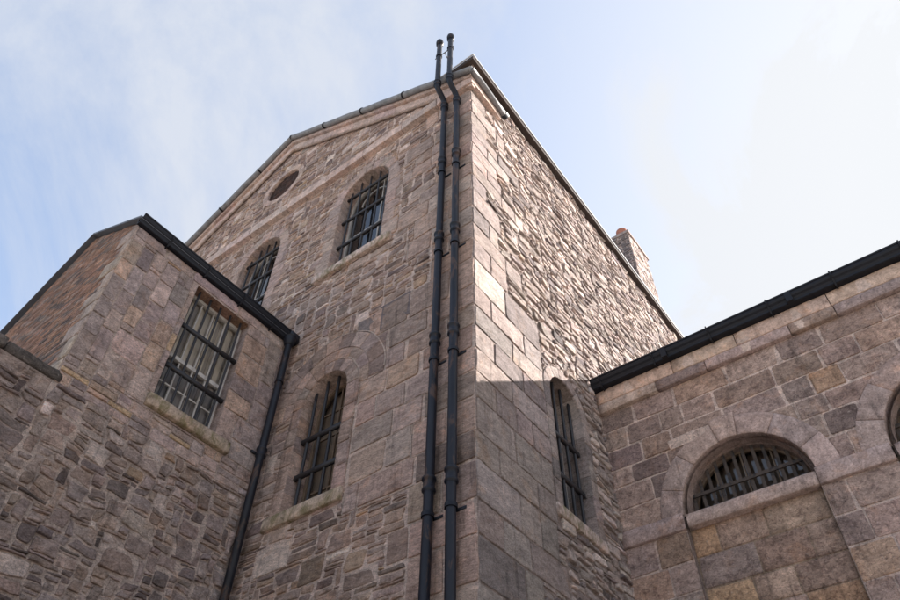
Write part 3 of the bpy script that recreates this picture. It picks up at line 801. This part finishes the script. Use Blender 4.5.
# ------------------------------------------------ soil pipes on the corner
def collar(mb, p, r, h=.2, k=1.38):
    x, y, z = p
    prof = [(r*1.02, -h*.55), (r*k, -h*.5), (r*k, -h*.36), (r*1.18, -h*.30), (r*1.18, h*.22), (r*k*1.04, h*.28), (r*k*1.04, h*.44), (r*1.1, h*.5)]
    mb.tube([(x, y, z+q) for _, q in prof], [a for a, _ in prof], 18)
def soil_pipe(x, ztop, zbend, label):
    yb = Y0-.135; yo = Y0-.42; r = .063
    mb = MB(MO)
    z1 = zbend; path = [(x+.012*vnoise(z*.7+x*9, 2.5), yb+.008*vnoise(z*.8, x*7), z) for z in np.linspace(0.02, z1, 48)]
    zt = zbend+.62
    for t in np.linspace(0, 1, 9)[1:]:
        s = t*t*(3-2*t); path.append((x, yb+(yo-yb)*s, z1+.12+(zt-z1-.24)*t))
    path += [(x, yo, z) for z in np.linspace(zt, ztop, 8)]
    mb.tube(path, r, 18)
    p = mb.build('soil_pipe', M['pipe'], main); p['label'] = label
    zs = [z for z in (1.6, 4.1, 6.59, 9.07, 11.56, 14.05) if z < z1-.3]+[z1-.04]
    for z in zs:
        mb = MB(MO); collar(mb, (x, yb, z), r); mb.build('pipe_collar', M['pipe'], p)
        mb = MB(MO); zc_ = z-.42 if z < z1-.1 else z-.3
        mb.tube([(x, yb, zc_-.028), (x, yb, zc_+.028)], r+.016, 18)
        mb.box((x-.02, yb+.05, zc_-.016), (x+.02, Y0+.0, zc_+.016)); mb.box((x-.11, Y0-.028, zc_-.022), (x+.14, Y0-.012, zc_+.022))
        if z < z1-.1 : mb.build('pipe_bracket', M['iron'], p)
    mb = MB(MO); collar(mb, (x, yo, zt+.0), r, .18); mb.build('pipe_collar', M['pipe'], p)
    mb = MB(MO)
    mb.tube([(x, yo, ztop-.10), (x, yo, ztop-.09), (x, yo, ztop+.05), (x, yo, ztop+.11), (x, yo, ztop+.15), (x, yo, ztop+.155)], [r, r*1.4, r*1.5, r*1.35, r*.8, .01], 18)
    mb.build('pipe_cap', M['pipe'], p)
    return p
pr = soil_pipe(-4.385, 19.15, 16.30, 'soil pipe nearest the corner')
pl = soil_pipe(-4.725, 19.30, 16.42, 'soil pipe on the left of the pair')
mb = MB(MO)
mb.tube([(-4.84, Y0-.42, 18.52), (-4.28, Y0-.42, 18.52)], .013, 8)
for x in (-4.725, -4.385): mb.tube([(x, Y0-.42, 18.49), (x, Y0-.42, 18.55)], .078, 16)
mb.tube([(-4.55, Y0-.42, 18.52), (-4.55, Y0-.1, 18.15)], .011, 8)
mb.build('pipe_stay', M['iron'], main)

# ------------------------------------------------ chimney
cx0, cx1, cy0, cy1, cz = -4.96, -4.36, 15.95, 17.5, 22.5
mb = MB(MO)
WC1 = Wall((cx1, 0, 0), (0, 1, 0), (1, 0, 0)); WC2 = Wall((0, cy0, 0), (1, 0, 0), (0, -1, 0))
mb.box((cx0, cy0, 17.8), (cx1, cy1, cz), MORT)
lay(mb, WC1, coursed(cy0-.01, cy1, courses(18, cz, .12, .2, random.Random(3)), (.2, .45), random.Random(2)), [], gap=.012, jit=.3, step=.12, h=(.008, .02), tilt=.04, wamp=.004, pal=PB_rub)
lay(mb, WC2, coursed(cx0, cx1+.01, courses(18, cz, .09, .13, random.Random(3)), (.15, .35), random.Random(2)), [], gap=.014, jit=.3, step=.12, h=(.01, .03), tilt=.06, wamp=.004, pal=pal([(1, (.17, .145, .14)), (1, (.22, .18, .165))], .12))  # face away from the sun: its shade is put into darker stone colours
ch = mb.build('chimney', M['stoneA'], main)
mb = MB(MO)
mb.box((cx0-.05, cy0-.05, cz), (cx1+.06, cy1+.05, cz+.12), (.25, .21, .19)); mb.build('chimney_cap', M['trim'], ch, smooth=False)
mb = MB(MO)
px, py = (cx0+cx1)/2, cy0+.36
mb.tube([(px, py, cz+q) for q in (.1, .12, .5, .56, .62, .68, .685, .40)], [.20, .21, .175, .175, .21, .20, .15, .15], 20, caps=False); mb.build('chimney_pot', M['terra'], ch)

# ================================================================== SIDE BUILDING (left)
LO = (-10.5, 4.2, 0)
wing = thing('lean_building', 'low stone wing at the left with a brick gable end and rectangular barred window', 'building', LO)
wing.name = 'stone_outbuilding'
LW = Rect(3.74, 4.90, 8.38, 10.80)
mbw = MB(LO); BO = (XL-.25, -3.0, 0); mbb = MB(BO)
sheet(mbw, WL, [(YB, 0), (Y0, 0), (Y0, 11.06), (YB, 11.06)], [LW.outline(0)], 0, (.40, .33, .29))
def pickL(u, v):
    r = rnd.random()
    if v < 3.8: return rnd.randint(5, 9), rnd.randint(3, 6)
    if r < .34: return rnd.randint(3, 8), rnd.choice([1, 1, 2])
    if r < .66: return rnd.randint(3, 7), rnd.choice([2, 3, 3])
    if r < .90: return rnd.randint(5, 9), rnd.choice([4, 5, 6])
    return rnd.randint(8, 11), rnd.choice([6, 7])
y_s = -6.0
rub = pack(y_s, Y0, 0, 7.72, .052, .04, pickL, [])
rub = [r for r in rub if not (r[0] < YB-.01 < YB+.01 < r[2]) or r[3] < 7.6]
# above the boundary wall top, the wing wall carries on in squared blocks
def pickLa(u, v):
    r = rnd.random()
    if v < 8.15: return rnd.randint(4, 8), rnd.choice([2, 3, 5])
    if r < .14: return rnd.randint(3, 5), rnd.choice([2, 3])
    return rnd.randint(8, 17), rnd.choice([9, 11, 12, 14])
ash = pack(YB, Y0, 7.72, 10.84, .055, .04, pickLa, [(LW.a[0]-.09, 8.15, LW.a[1]+.29, 8.38)], free([Rect(LW.a[0], LW.a[1], 8.38, 10.86)]))
def split(rs):
    return [r for r in rs if (r[0]+r[2])/2 >= YB], [r for r in rs if (r[0]+r[2])/2 < YB]
rw_, rb_ = split(rub)
class Left:
    def push(s, P): P = P.copy(); P[:, 0] = np.maximum(P[:, 0], YB+.002); return P
class Right:
    def push(s, P): P = P.copy(); P[:, 0] = np.minimum(P[:, 0], YB-.002); return P
kw = dict(gap=.011, jit=.38, step=.04, h=(.004, .040), tilt=.10, bulge=.005, rough=.012, wamp=.058, pal=PL_rub, cham=.08, ins=.008)
lay(mbw, WL, rw_, [LW], **kw)
lay(mbb, WL, rb_, [], **kw)
sillR_ = Rect(LW.a[0]-.08, LW.a[1]+.28, 8.15, 8.38)
lay(mbw, WL, ash, [LW, sillR_], gap=.013, jit=.10, step=.06, h=(.010, .024), tilt=.012, bulge=.003, rough=.009, wamp=.014, pal=PL_ash, cham=.05)
lay(mbw, WL, coursed(YB, Y0, [10.84, 11.05], (.5, 1.1), random.Random(9)), [], gap=.012, jit=.12, step=.1, h=(.012, .02), tilt=.01, rough=.005, wamp=.004, pal=PL_ash)
wb = mbw.build('front_wall', M['stoneL'], wing)

# brick gable end
brf = lambda u: np.where(u > -10.2, 12.24-.55*(u+10.2), 12.24-.80*(-10.2-u))
mb = MB(LO)
WE = -13.6
sheet(mb, WK, [(WE, 0), (XL, 0), (XL, 11.15), (-10.2, 12.22), (WE, 9.5)], [], 0, (.17, .13, .11))
bz = list(np.arange(7.2, 12.4, .078))
br = []
for i, (a, b) in enumerate(zip(bz[:-1], bz[1:])):
    u = WE-(.12 if i % 2 else 0)
    while u < XL-.02:
        br.append((max(u, WE), a, min(u+.235, XL+.012), b)); u += .235
    
br = [r for r in br if r[1]+.03 < float(brf((r[0]+r[2])/2))]
quoL = [r for r in br if r[2] > XL-.25]
bp = pal([(4, (.200, .118, .082)), (3, (.165, .102, .076)), (2, (.105, .082, .072)), (1.2, (.19, .14, .115))], .13)
lay(mb, WK, [r for r in br if r[2] <= XL-.24], [Below(brf)], gap=.013, jit=.08, step=.13, h=(.003, .009), tilt=.0, bulge=.001, rough=.002, wamp=.0, pal=bp, cham=.05, ins=.003)
qz = courses(7.72, 11.1, .28, .45, random.Random(6))
lay(mb, WK, [(XL-(.22 if i % 2 else .48), a, XL+.014, b) for i, (a, b) in enumerate(zip(qz[:-1], qz[1:]))], [Below(brf)], gap=.012, jit=.15, step=.1, h=(.014, .02), tilt=0, rough=.004, wamp=.004, pal=pal([(1, (.25, .20, .17))], .1), cham=.06)
mb.build('gable_wall', M['brick'], wing)
# roof + verge + fascia/gutter
mb = MB(LO); mb.smooth = False
prf = [(XL+.12, 11.12), (-10.2, 12.26), (WE-.1, 9.56)]
for (xa, za), (xb, zb) in zip(prf[:-1], prf[1:]):
    mb.prism([(xa, YB-.09, za), (xb, YB-.09, zb), (xb, YB-.09, zb+.05), (xa, YB-.09, za+.05)], (0, Y0-YB+.06, 0))
mb.build('roof', M['slate'], wing)
mb = MB(LO); mb.smooth = False
mb.box((WE, YB+.35, 0), (XL-.25, Y0-.05, 9.4)) if False else None
mb.prism([(WE+.1, YB+.5, 8), (XL-.35, YB+.5, 8), (XL-.35, YB+.5, 11.0), (-10.2, YB+.5, 12.1), (WE+.1, YB+.5, 9.5)], (0, .05, 0))
mb.box((XL-.62, YB+.6, 7.5), (XL-.58, Y0-.05, 11.0))
mb.build('inner_lining', M['room'], wing)
mb = MB(LO); mb.smooth = False; mb.box((WE-.02, YB+.02, 0), (WE+.2, Y0-.03, 9.5)); mb.build('rear_wall', M['brick'], wing)

def gutter(parent, origin, W, u0, u1, prof, name='gutter', m='iron', label=None):
    mb = MB(origin); mb.smooth = False
    P = np.array(prof); n = len(P)
    us = np.linspace(u0, u1, max(3, int((u1-u0)/.3))); i = np.arange(n); j = (i+1) % n
    ks = [mb.add(W.w(u, P[:, 1]+.012*vnoise(u*.8+3, 1.5), P[:, 0]+.012*vnoise(u*1.1, 7.5))) for u in us]
    for a, b in zip(ks[:-1], ks[1:]): mb.quads(np.stack([a+i, b+i, b+j, a+j], 1))
    a = ks[0]; t = np.array(tessellate_polygon([[Vector((p[0], p[1], 0)) for p in P]])); mb.tris(t+a); mb.tris(t[:, ::-1]+b)
    g = mb.build(name, M[m], parent)
    return g
ogee = [(.0, 0), (.10, 0), (.115, .012), (.118, .05), (.135, .085), (.165, .115), (.18, .15), (.18, .185), (.195, .195), (.195, .225), (.182, .225), (.17, .2), (.165, .17), (.15, .13), (.12, .10), (.10, .06), (.095, .02), (.02, .02), (.02, .2), (.0, .2)]
gl = gutter(wing, LO, WL, YB-.06, Y0-.02, [(a*.74+.012, b*.90+11.045) for a, b in ogee])
def bracket(parent, origin, W, u, z, s=1., ww=.016):
    mb = MB(origin); mb.smooth = False
    P = [(.0, z-.05), (.0, z-.01), (.09*s, z-.018), (.128*s, z+.04*s), (.150*s, z+.09*s), (.2*s, z+.15*s), (.208*s, z+.235*s), (.222*s, z+.235*s), (.215*s, z+.14*s), (.165*s, z+.08*s), (.14*s, z+.03*s), (.10*s, z-.04)]
    pts = [W.w(u-ww, q, n+.012) for n, q in P]; d = W.U*ww*2
    mb.prism(pts, d); return mb.build('bracket', M['iron'], parent)
for u in (2.95, 3.75, 4.55, 5.30): bracket(gl, LO, WL, u, 11.045, .75, .012)
# downpipe
mb = MB(LO); px, py = XL+.125, Y0-.185
mb.tube([(px-.01, py, 11.08), (px, py, 10.9), (px, py, .05)], [.075, .064, .064], 18)
mb.tube([(px, py, 11.10), (px, py, 11.04), (px, py, 10.92), (px, py, 10.88)], [.115, .12, .09, .07], 16)
mb.box((px-.05, py-.04, 11.02), (px+.07, Y0-.03, 11.22))
dp = mb.build('downpipe', M['pipe'], wing)
for z in (3.2, 5.72, 8.50, 10.0):
    if z == 10.0: 
        mb = MB(LO); mb.tube([(px, py, z-.02), (px, py, z+.02)], .078, 18); mb.build('pipe_collar', M['pipe'], dp); continue
    mb = MB(LO); collar(mb, (px, py, z), .064, .16, 1.32); mb.build('pipe_collar', M['pipe'], dp)
    mb = MB(LO); mb.box((XL+.0, py-.13, z-.02), (XL+.05, py+.05, z+.02)); mb.build('pipe_bracket', M['iron'], dp)

# rectangular sash window
mb = MB(LO); mb.smooth = False
u0, u1, v0, v1 = LW.a; nf = -.20
wbox(mb, WL, u0, u0+.06, v0, v1, nf-.09, nf); wbox(mb, WL, u1-.06, u1, v0, v1, nf-.09, nf)
wbox(mb, WL, u0, u1, v1-.06, v1, nf-.09, nf-.002); wbox(mb, WL, u0, u1, v0, v0+.08, nf-.09, nf+.01)
zm = 9.42
wbox(mb, WL, u0+.06, u1-.06, zm-.035, zm+.035, nf-.075, nf-.01)
for k in (1, 2, 3):
    u = u0+.06+(u1-u0-.12)*k/4; wbox(mb, WL, u-.012, u+.012, v0+.08, v1-.06, nf-.065, nf-.03)
for z in (8.90, 10.10): wbox(mb, WL, u0+.06, u1-.06, z-.012, z+.012, nf-.067, nf-.033)
win = mb.build('window', M['wood'], wing)
mb = MB(LO); mb.smooth = False; sheet(mb, WL, LW.outline(0), [], nf-.05); mb.build('glass', M['glass'], win)
mb = MB(LO); mb.smooth = False
k = 0; u = u0
while u < u1-.01:
    w = [.10, .06, .09, .075][k % 4]; dn = .012*(k % 2)
    c = [(.80, .72, .60), (.50, .45, .40), (.72, .66, .58), (.38, .35, .33)][k % 4]
    wbox(mb, WL, u, min(u1, u+w*.95), zm, v1, nf-.125-dn, nf-.115-dn, c)
    wbox(mb, WL, u, min(u1, u+w*.95), v0, zm, nf-.125-dn, nf-.115-dn, [(.38, .36, .35), (.30, .29, .30)][k % 2]); u += w; k += 1
mb.build('curtain', M['curtain'], win)
mb = MB(LO)
reveal(mb, WL, [(u1, v0), (u1, v1)], .22, PL_ash, blk=.5); reveal(mb, WL, [(u0, v1), (u0, v0)], .22, PL_ash, blk=.5)
reveal(mb, WL, [(u1, v1), (u0, v1)], .22, pal([(1, (.24, .15, .11))], .1), blk=.25)
mb.build('surround', M['stoneL'], win)
mb = MB(LO); bev_block(mb, WL, u0-.08, u1+.28, 8.17, 8.375, -.02, .09, (.27, .215, .17), .014, .1)
wbox(mb, WL, u0, u1, 8.3, 8.379, nf-.1, -.01, (.22, .19, .14)); mb.build('sill', M['sill'], win)
bars_of(win, WL, LW, -.08, 5, (9.08, 9.94), r=.021, ext=.055, origin=LO, hw_=.032)

# ================================================================== BOUNDARY WALL
bw = thing('boundary_wall', 'rubble stone yard wall with a dark slab coping at the lower left', 'wall', BO)
sheet(mbb, WL, [(y_s, 0), (YB-.004, 0), (YB-.004, 7.73), (y_s, 7.73)], [], 0, (.31, .25, .22))
mbb.build('rubble_face', M['stoneL'], bw)
mb = MB(BO); mb.smooth = False; mb.box((XL-.5, y_s, 0), (XL-.03, YB-.01, 7.74), (.2, .16, .15)); mb.build('wall_core', M['stoneL'], bw)
mb = MB(BO); R = random.Random(31); u = y_s
while u < YB:
    e = min(YB+.10, u+R.uniform(.45, .8))
    if YB+.10-e < .2: e = YB+.10
    bev_block(mb, WL, u+.004, e-.004, 7.735, 7.875+R.uniform(-.02, .02), -.5, .035+R.uniform(-.015, .015), np.array((.115, .10, .09))*(1+R.uniform(-.2, .2)), .02, .08, .012); u = e
mb.build('coping', M['stoneL'], bw)

# ================================================================== RIGHT WING
RO = (2.0, 12.5, 0)
rwg = thing('ashlar_wing', 'low wing of squared brown ashlar with half-round barred windows, right of the tall block', 'building', RO)
XE = 9.0
RA = [Arch(-2.05, 1.0, 7.62, 7.64, .36), Arch(.95, 1.0, 7.62, 7.64, .36), Arch(3.95, 1.0, 7.62, 7.64, .36), Arch(6.95, 1.0, 7.62, 7.64, .36)]
mb = MB(RO)
sheet(mb, WR, [(X0, 7.62), (XE, 7.62), (XE, 10.48), (X0, 10.48)], [a.outline(0, 30) for a in RA], 0, (.46, .375, .33))
R = random.Random(14)
zs = [7.66, 8.06, 8.47, 8.82, 9.22, 9.62, 10.03]
rr = coursed(X0, XE, zs, (.38, 1.0), R)
for a in RA: a.bot = 2.
rr = cut(rr, RA)
lay(mb, WR, rr, RA, gap=.016, jit=.12, step=.07, h=(.007, .017), tilt=.008, bulge=.003, rough=.007, wamp=.008, pal=PR_ash, cham=.06)
# one pale block left of the first keystone
add_stone(mb, WR, np.array([(-3.0, 8.80), (-2.35, 8.83), (-2.28, 9.0), (-2.6, 9.02), (-3.02, 8.98)]), .03, col=(.46, .37, .32), rough=.004)
wx = Wall((0, YR-.001, 0), (1, 0, 0), (0, -1, 0))
# piers
pu = [(X0, -3.06), (-1.08, -.06), (1.94, 2.94), (4.94, 5.94), (7.94, XE)]
pz = courses(0, 7.39, .42, .56, random.Random(5))
for a, b in pu:
    sheet(mb, WR, [(a, 0), (b, 0), (b, 7.62), (a, 7.62)], [], 0, (.42, .34, .30))
    lay(mb, WR, coursed(a, b, pz, (.42, .75), R), [], gap=.017, jit=.08, step=.08, h=(.010, .018), tilt=.006, bulge=.003, rough=.006, wamp=0, pal=PR_ash, cham=.05)
    if b < XE-.1 or True:
        for uu in (a, b):
            if uu in (X0, XE): continue
            qq = MB(RO)
            k = mb.add([WR.w(uu, 0, .018), WR.w(uu, 7.6, .018), WR.w(uu, 7.6, -.14), WR.w(uu, 0, -.14)], (.17, .135, .12)); mb.quads([[k, k+1, k+2, k+3]])
wallR = mb.build('front_wall', M['stoneR'], rwg)
WP = Wall((0, YR+.10, 0), (1, 0, 0), (0, -1, 0))
for (a, b) in ((-3.06, -1.08), (-.06, 1.94), (2.94, 4.94), (5.94, 7.94)):
    mb = MB(RO); sheet(mb, WP, [(a-.05, 0), (b+.05, 0), (b+.05, 7.5), (a-.05, 7.5)], [], 0, (.26, .2, .15))
    lay(mb, WP, coursed(a, b, courses(0, 7.42, .38, .5, random.Random(int(a*10))), (.55, .95), R), [], gap=.012, jit=.06, step=.09, h=(.010, .016), tilt=.008, bulge=.002, rough=.004, wamp=0, pal=PR_panel, cham=.04)
    mb.build('recessed_panel', M['stoneR'], rwg)
# band course at springing
for a, b in pu:
    mb = MB(RO); run_blocks(mb, WR, a+.002, b, 7.39, 7.655, -.01, .07, (1.2, 1.6), P_trimR, R, .01); mb.build('band_course', M['trim'], rwg)
# eaves: architrave, frieze
mb = MB(RO); u = X0+.01; i = 0
while u < XE:
    w = R.uniform(.7, 1.5)
    bev_block(mb, WR, u, min(XE, u+w), 10.02, 10.217, -.01, .105, P_trimR(rng)*(.62 if i % 2 else .95), .006, .15, .002); u += w+.001
    i += 1
mb.build('architrave', M['trim'], rwg)
M['frieze'] = stone_mat('smooth_frieze', 1., .35, .2, .35, .6, .004, .1)
mb = MB(RO); u = X0+.01
while u < XE:
    w = R.uniform(1.1, 1.6); bev_block(mb, WR, u, u+w, 10.222, 10.50, -.01, .113, pal([(1, (.36, .275, .225))], .04)(rng), .006)
    u += w+.001
for k in range(11):
    uu = -3.45+k*1.05+R.uniform(-.12, .12); wd = R.uniform(.07, .12)
    def wedge(z0, z1, w0, w1, n, c):
        zz = np.linspace(z0, z1, 7); wb = np.linspace(w0, w1, 7)
        P = np.vstack([np.stack([uu+wb+rng.uniform(-.018, .018, 7), zz], 1), np.stack([uu-wb*.8+rng.uniform(-.018, .018, 7), zz], 1)[::-1]])
        add_stone(mb, Wall((0, YR-n, 0), (1, 0, 0), (0, -1, 0)), P, .004, col=c, ins=.003, deep=0)
    wedge(10.235, 10.485, wd*1.25, wd*.55, .111, (.37, .295, .25))
    if k % 3 != 1: wedge(10.035, 10.20, wd*.7, wd*1.1, .103, (.33, .265, .225))
mb.build('frieze', M['frieze'], rwg)
# fascia + gutter
mb = MB(RO); mb.smooth = False; wbox(mb, WR, X0+.02, XE, 10.505, 10.69, -.02, .135); mb.build('fascia', M['iron'], rwg)
gp = [(a*.90+.13, b*.92+10.505) for a, b in ogee]
gr_ = gutter(rwg, RO, WR, X0+.03, XE, gp)
for k in range(12):
    u = -3.88+k*1.06
    if u < XE: bracket(gr_, RO, WR, u, 10.505, .90, .012).location = (0, -.12, 0)
for u in (-2.6, -.35, 1.9, 4.2, 6.4):
    mb = MB(RO); mb.smooth = False; wbox(mb, WR, u-.05, u+.05, 10.495, 10.715, .20, .305); mb.build('gutter_joint', M['iron'], gr_)
mb = MB(RO); mb.smooth = False
mb.prism([(X0+.02, YR-.12, 10.66), (X0+.02, YR+5.6, 12.7), (X0+.02, YR+5.6, 12.76), (X0+.02, YR-.12, 10.71)], (XE-X0, 0, 0))
mb.prism([(X0+.02, YR+5.6, 12.7), (X0+.02, YR+11.2, 10.6), (X0+.02, YR+11.2, 10.66), (X0+.02, YR+5.6, 12.76)], (XE-X0, 0, 0))
mb.build('roof', M['slate'], rwg)
mb = MB(RO); mb.smooth = False
mb.box((XE-.3, YR+.05, 0), (XE, YR+11, 10.4), (.25, .2, .17)); mb.box((X0+.1, YR+10.8, 0), (XE-.3, YR+11, 10.4), (.25, .2, .17)); mb.box((X0+.1, YR+.6, 0), (XE-.3, YR+.66, 10.4), (.02, .02, .02))
mb.build('rear_wall', M['stoneR'], rwg)
# lunettes
for i, A in enumerate(RA):
    a2 = Arch(A.uc, .93, 7.60, 7.62, 0)
    mb = MB(RO); mb.smooth = False; nf = -.30
    th = np.linspace(0, math.pi, 34)
    for r_, w_, n1 in ((.90, .07, nf),):
        strip(mb, WR, [(A.uc+r_*math.cos(t), 7.66+r_*math.sin(t)) for t in th], w_, nf-.06, n1)
    for t in (-.45, 0, .45):
        wbox(mb, WR, A.uc+t-.012, A.uc+t+.012, 7.66, 7.66+math.sqrt(.88**2-t*t), nf-.055, nf-.018)
    wbox(mb, WR, A.uc-.93, A.uc+.93, 7.58, 7.69, nf-.07, nf+.005)
    win = mb.build('window', M['woodbrown'], rwg)
    win['label'] = 'half-round barred window '+('nearest the tall block', 'further right', 'beyond', 'at the far end')[i]
    mb = MB(RO); mb.smooth = False; sheet(mb, WR, a2.outline(.04, 30), [], nf-.04); mb.build('glass', M['glass'], win)
    mb = MB(RO); mb.smooth = False; sheet(mb, WR, a2.outline(.06, 30), [], nf-.25); mb.build('backing', M['backing'], win)
    mb = MB(RO); voussoirs(mb, WR, A, 7, P_trimR, h=.028, key=True, gap=.006, edges=[0, .42, .98, 1.44, 1.74, 2.28, 2.75, math.pi])
    reveal(mb, WR, A.outline(0, 34, False), .17, P_trimR, blk=.5)
    # inner ring recessed
    Wi = Wall((0, YR+.17, 0), (1, 0, 0), (0, -1, 0)); 
    strip(mb, Wi, [(A.uc+.965*math.cos(t), 7.64+.965*math.sin(t)) for t in th], .09, -.01, .0, col=(.17, .135, .12))
    reveal(mb, WR, [(A.uc+.922*math.cos(t), 7.64+.922*math.sin(t)) for t in th], .34, pal([(1, (.2, .16, .14))], .06), n0=-.171, blk=.6)
    mb.build('surround', M['trim'], win)
    mb = MB(RO)
    bev_block(mb, WR, A.uc-.975, A.uc+.975, 7.40, 7.615, -.13, .055, P_trimR(rng), .012, .08)
    wbox(mb, WR, A.uc-1, A.uc+1, 7.5, 7.612, -.4, -.12, (.2, .16, .14)); mb.build('sill', M['trim'], win)
    mb = MB(RO); mb.smooth = False
    for k in range(12):
        u = A.uc-.92+1.84*(k+.5)/12; t = 7.64+math.sqrt(.93**2-(u-A.uc)**2)
        wbox(mb, WR, u-.026, u+.026, 7.60, t-.01, -.215, -.198)
    wbox(mb, WR, A.uc-.86, A.uc+.86, 7.965, 8.02, -.197, -.172)
    mb.build('security_bars', M['rustbars'], win)

# ================================================================== GROUND
gm = MB(); gm.smooth = False
k = gm.add([(-300, -300, 0), (300, -300, 0), (300, 300, 0), (-300, 300, 0)]); gm.quads([[k, k+1, k+2, k+3]])
g = gm.build('ground', M['ground']); g['kind'] = 'structure'

# ================================================================== SKY, SUN
S = Vector((.66, 1.0, .73)).normalized()
S.x *= 1.0; S.normalize()
el = math.asin(S.z); az = math.atan2(S.x, S.y)
sun = bpy.data.lights.new('sun', 'SUN'); sun.energy = 3.9; sun.angle = math.radians(.5); sun.color = (1, .925, .86)
so = bpy.data.objects.new('sun', sun); C.objects.link(so); so.rotation_euler = S.to_track_quat('Z', 'Y').to_euler(); so.location = (20, 40, 30)
w = bpy.data.worlds.new('World'); bpy.context.scene.world = w; w.use_nodes = True; nt = w.node_tree; L = nt.links.new
bg = nt.nodes['Background']; sky = N(nt, 'ShaderNodeTexSky', sky_type='NISHITA'); sky.sun_disc = False; sky.sun_elevation = el; sky.sun_rotation = az
sky.air_density = 1.0; sky.dust_density = 1.6; sky.ozone_density = 1.0
tc = N(nt, 'ShaderNodeTexCoord'); sp = N(nt, 'ShaderNodeSeparateXYZ'); L(tc.outputs['Generated'], sp.inputs[0])
def m2(op, a, b):
    n = N(nt, 'ShaderNodeMath', operation=op)
    for s, i in ((a, 0), (b, 1)):
        if np.isscalar(s): n.inputs[i].default_value = s
        else: L(s, n.inputs[i])
    return n.outputs[0]
zz = m2('ADD', m2('MAXIMUM', sp.outputs[2], 0.), .25)
cb = N(nt, 'ShaderNodeCombineXYZ'); L(m2('DIVIDE', sp.outputs[0], zz), cb.inputs[0]); L(m2('DIVIDE', sp.outputs[1], zz), cb.inputs[1])
mp = N(nt, 'ShaderNodeMapping'); mp.inputs['Rotation'].default_value = (0, 0, .5); mp.inputs['Scale'].default_value = (1.0, 1.35, 1); mp.inputs['Location'].default_value = (3.2, 1.7, 0); L(cb.outputs[0], mp.inputs[0])
cn = noise(nt, mp.outputs[0], 1.3, 9, .62, .7)
cl = ramp(nt, cn, [(.44, 0.), (.62, 1.)])
dt = N(nt, 'ShaderNodeVectorMath', operation='DOT_PRODUCT'); L(tc.outputs['Generated'], dt.inputs[0]); dt.inputs[1].default_value = S
hz = N(nt, 'ShaderNodeMapRange'); L(dt.outputs['Value'], hz.inputs[0]); hz.inputs[1].default_value = .50; hz.inputs[2].default_value = .93; hz.inputs[3].default_value = .28; hz.inputs[4].default_value = 1.0
f = m2('MINIMUM', m2('ADD', m2('MULTIPLY', cl, .6), hz.outputs[0]), 1.)
cloudc = (2.05, 2.15, 2.35)
cc_ = mul(nt, cloudc, (2.42, 2.48, 2.58), ramp(nt, hz.outputs[0], [(.45, 0.), (.95, 1.)]), 'MIX')
cs = mul(nt, sky.outputs[0], cc_, f, 'MIX')
L(cs, bg.inputs[0]); bg.inputs[1].default_value = .10

# ================================================================== CAMERA
F, YAW, PIT, ROL = 720., math.radians(-37.679), math.radians(48.1965), math.radians(1.16128)
cam = bpy.data.cameras.new('camera'); cam.sensor_width = 36; cam.lens = 36*F/900; cam.clip_end = 2000; cam.clip_start = .05
co = bpy.data.objects.new('camera', cam); C.objects.link(co)
fw = Vector((math.cos(PIT)*math.sin(YAW), math.cos(PIT)*math.cos(YAW), math.sin(PIT))); rt = Vector((math.cos(YAW), -math.sin(YAW), 0)); up = rt.cross(fw)
c_, s_ = math.cos(ROL), math.sin(ROL)
R3 = Matrix((c_*rt+s_*up, -s_*rt+c_*up, -fw)).transposed()
co.matrix_world = Matrix.Translation((0, 0, 1.6)) @ R3.to_4x4()
sc = bpy.context.scene; sc.camera = co
sc.view_settings.view_transform = 'Standard'; sc.view_settings.look = 'None'; sc.view_settings.exposure = 1.92; sc.view_settings.gamma = 1
sc.view_settings.use_curve_mapping = False
sc.cycles.use_denoising = True
sc.cycles.max_bounces = 6; sc.cycles.diffuse_bounces = 4; sc.cycles.transparent_max_bounces = 8
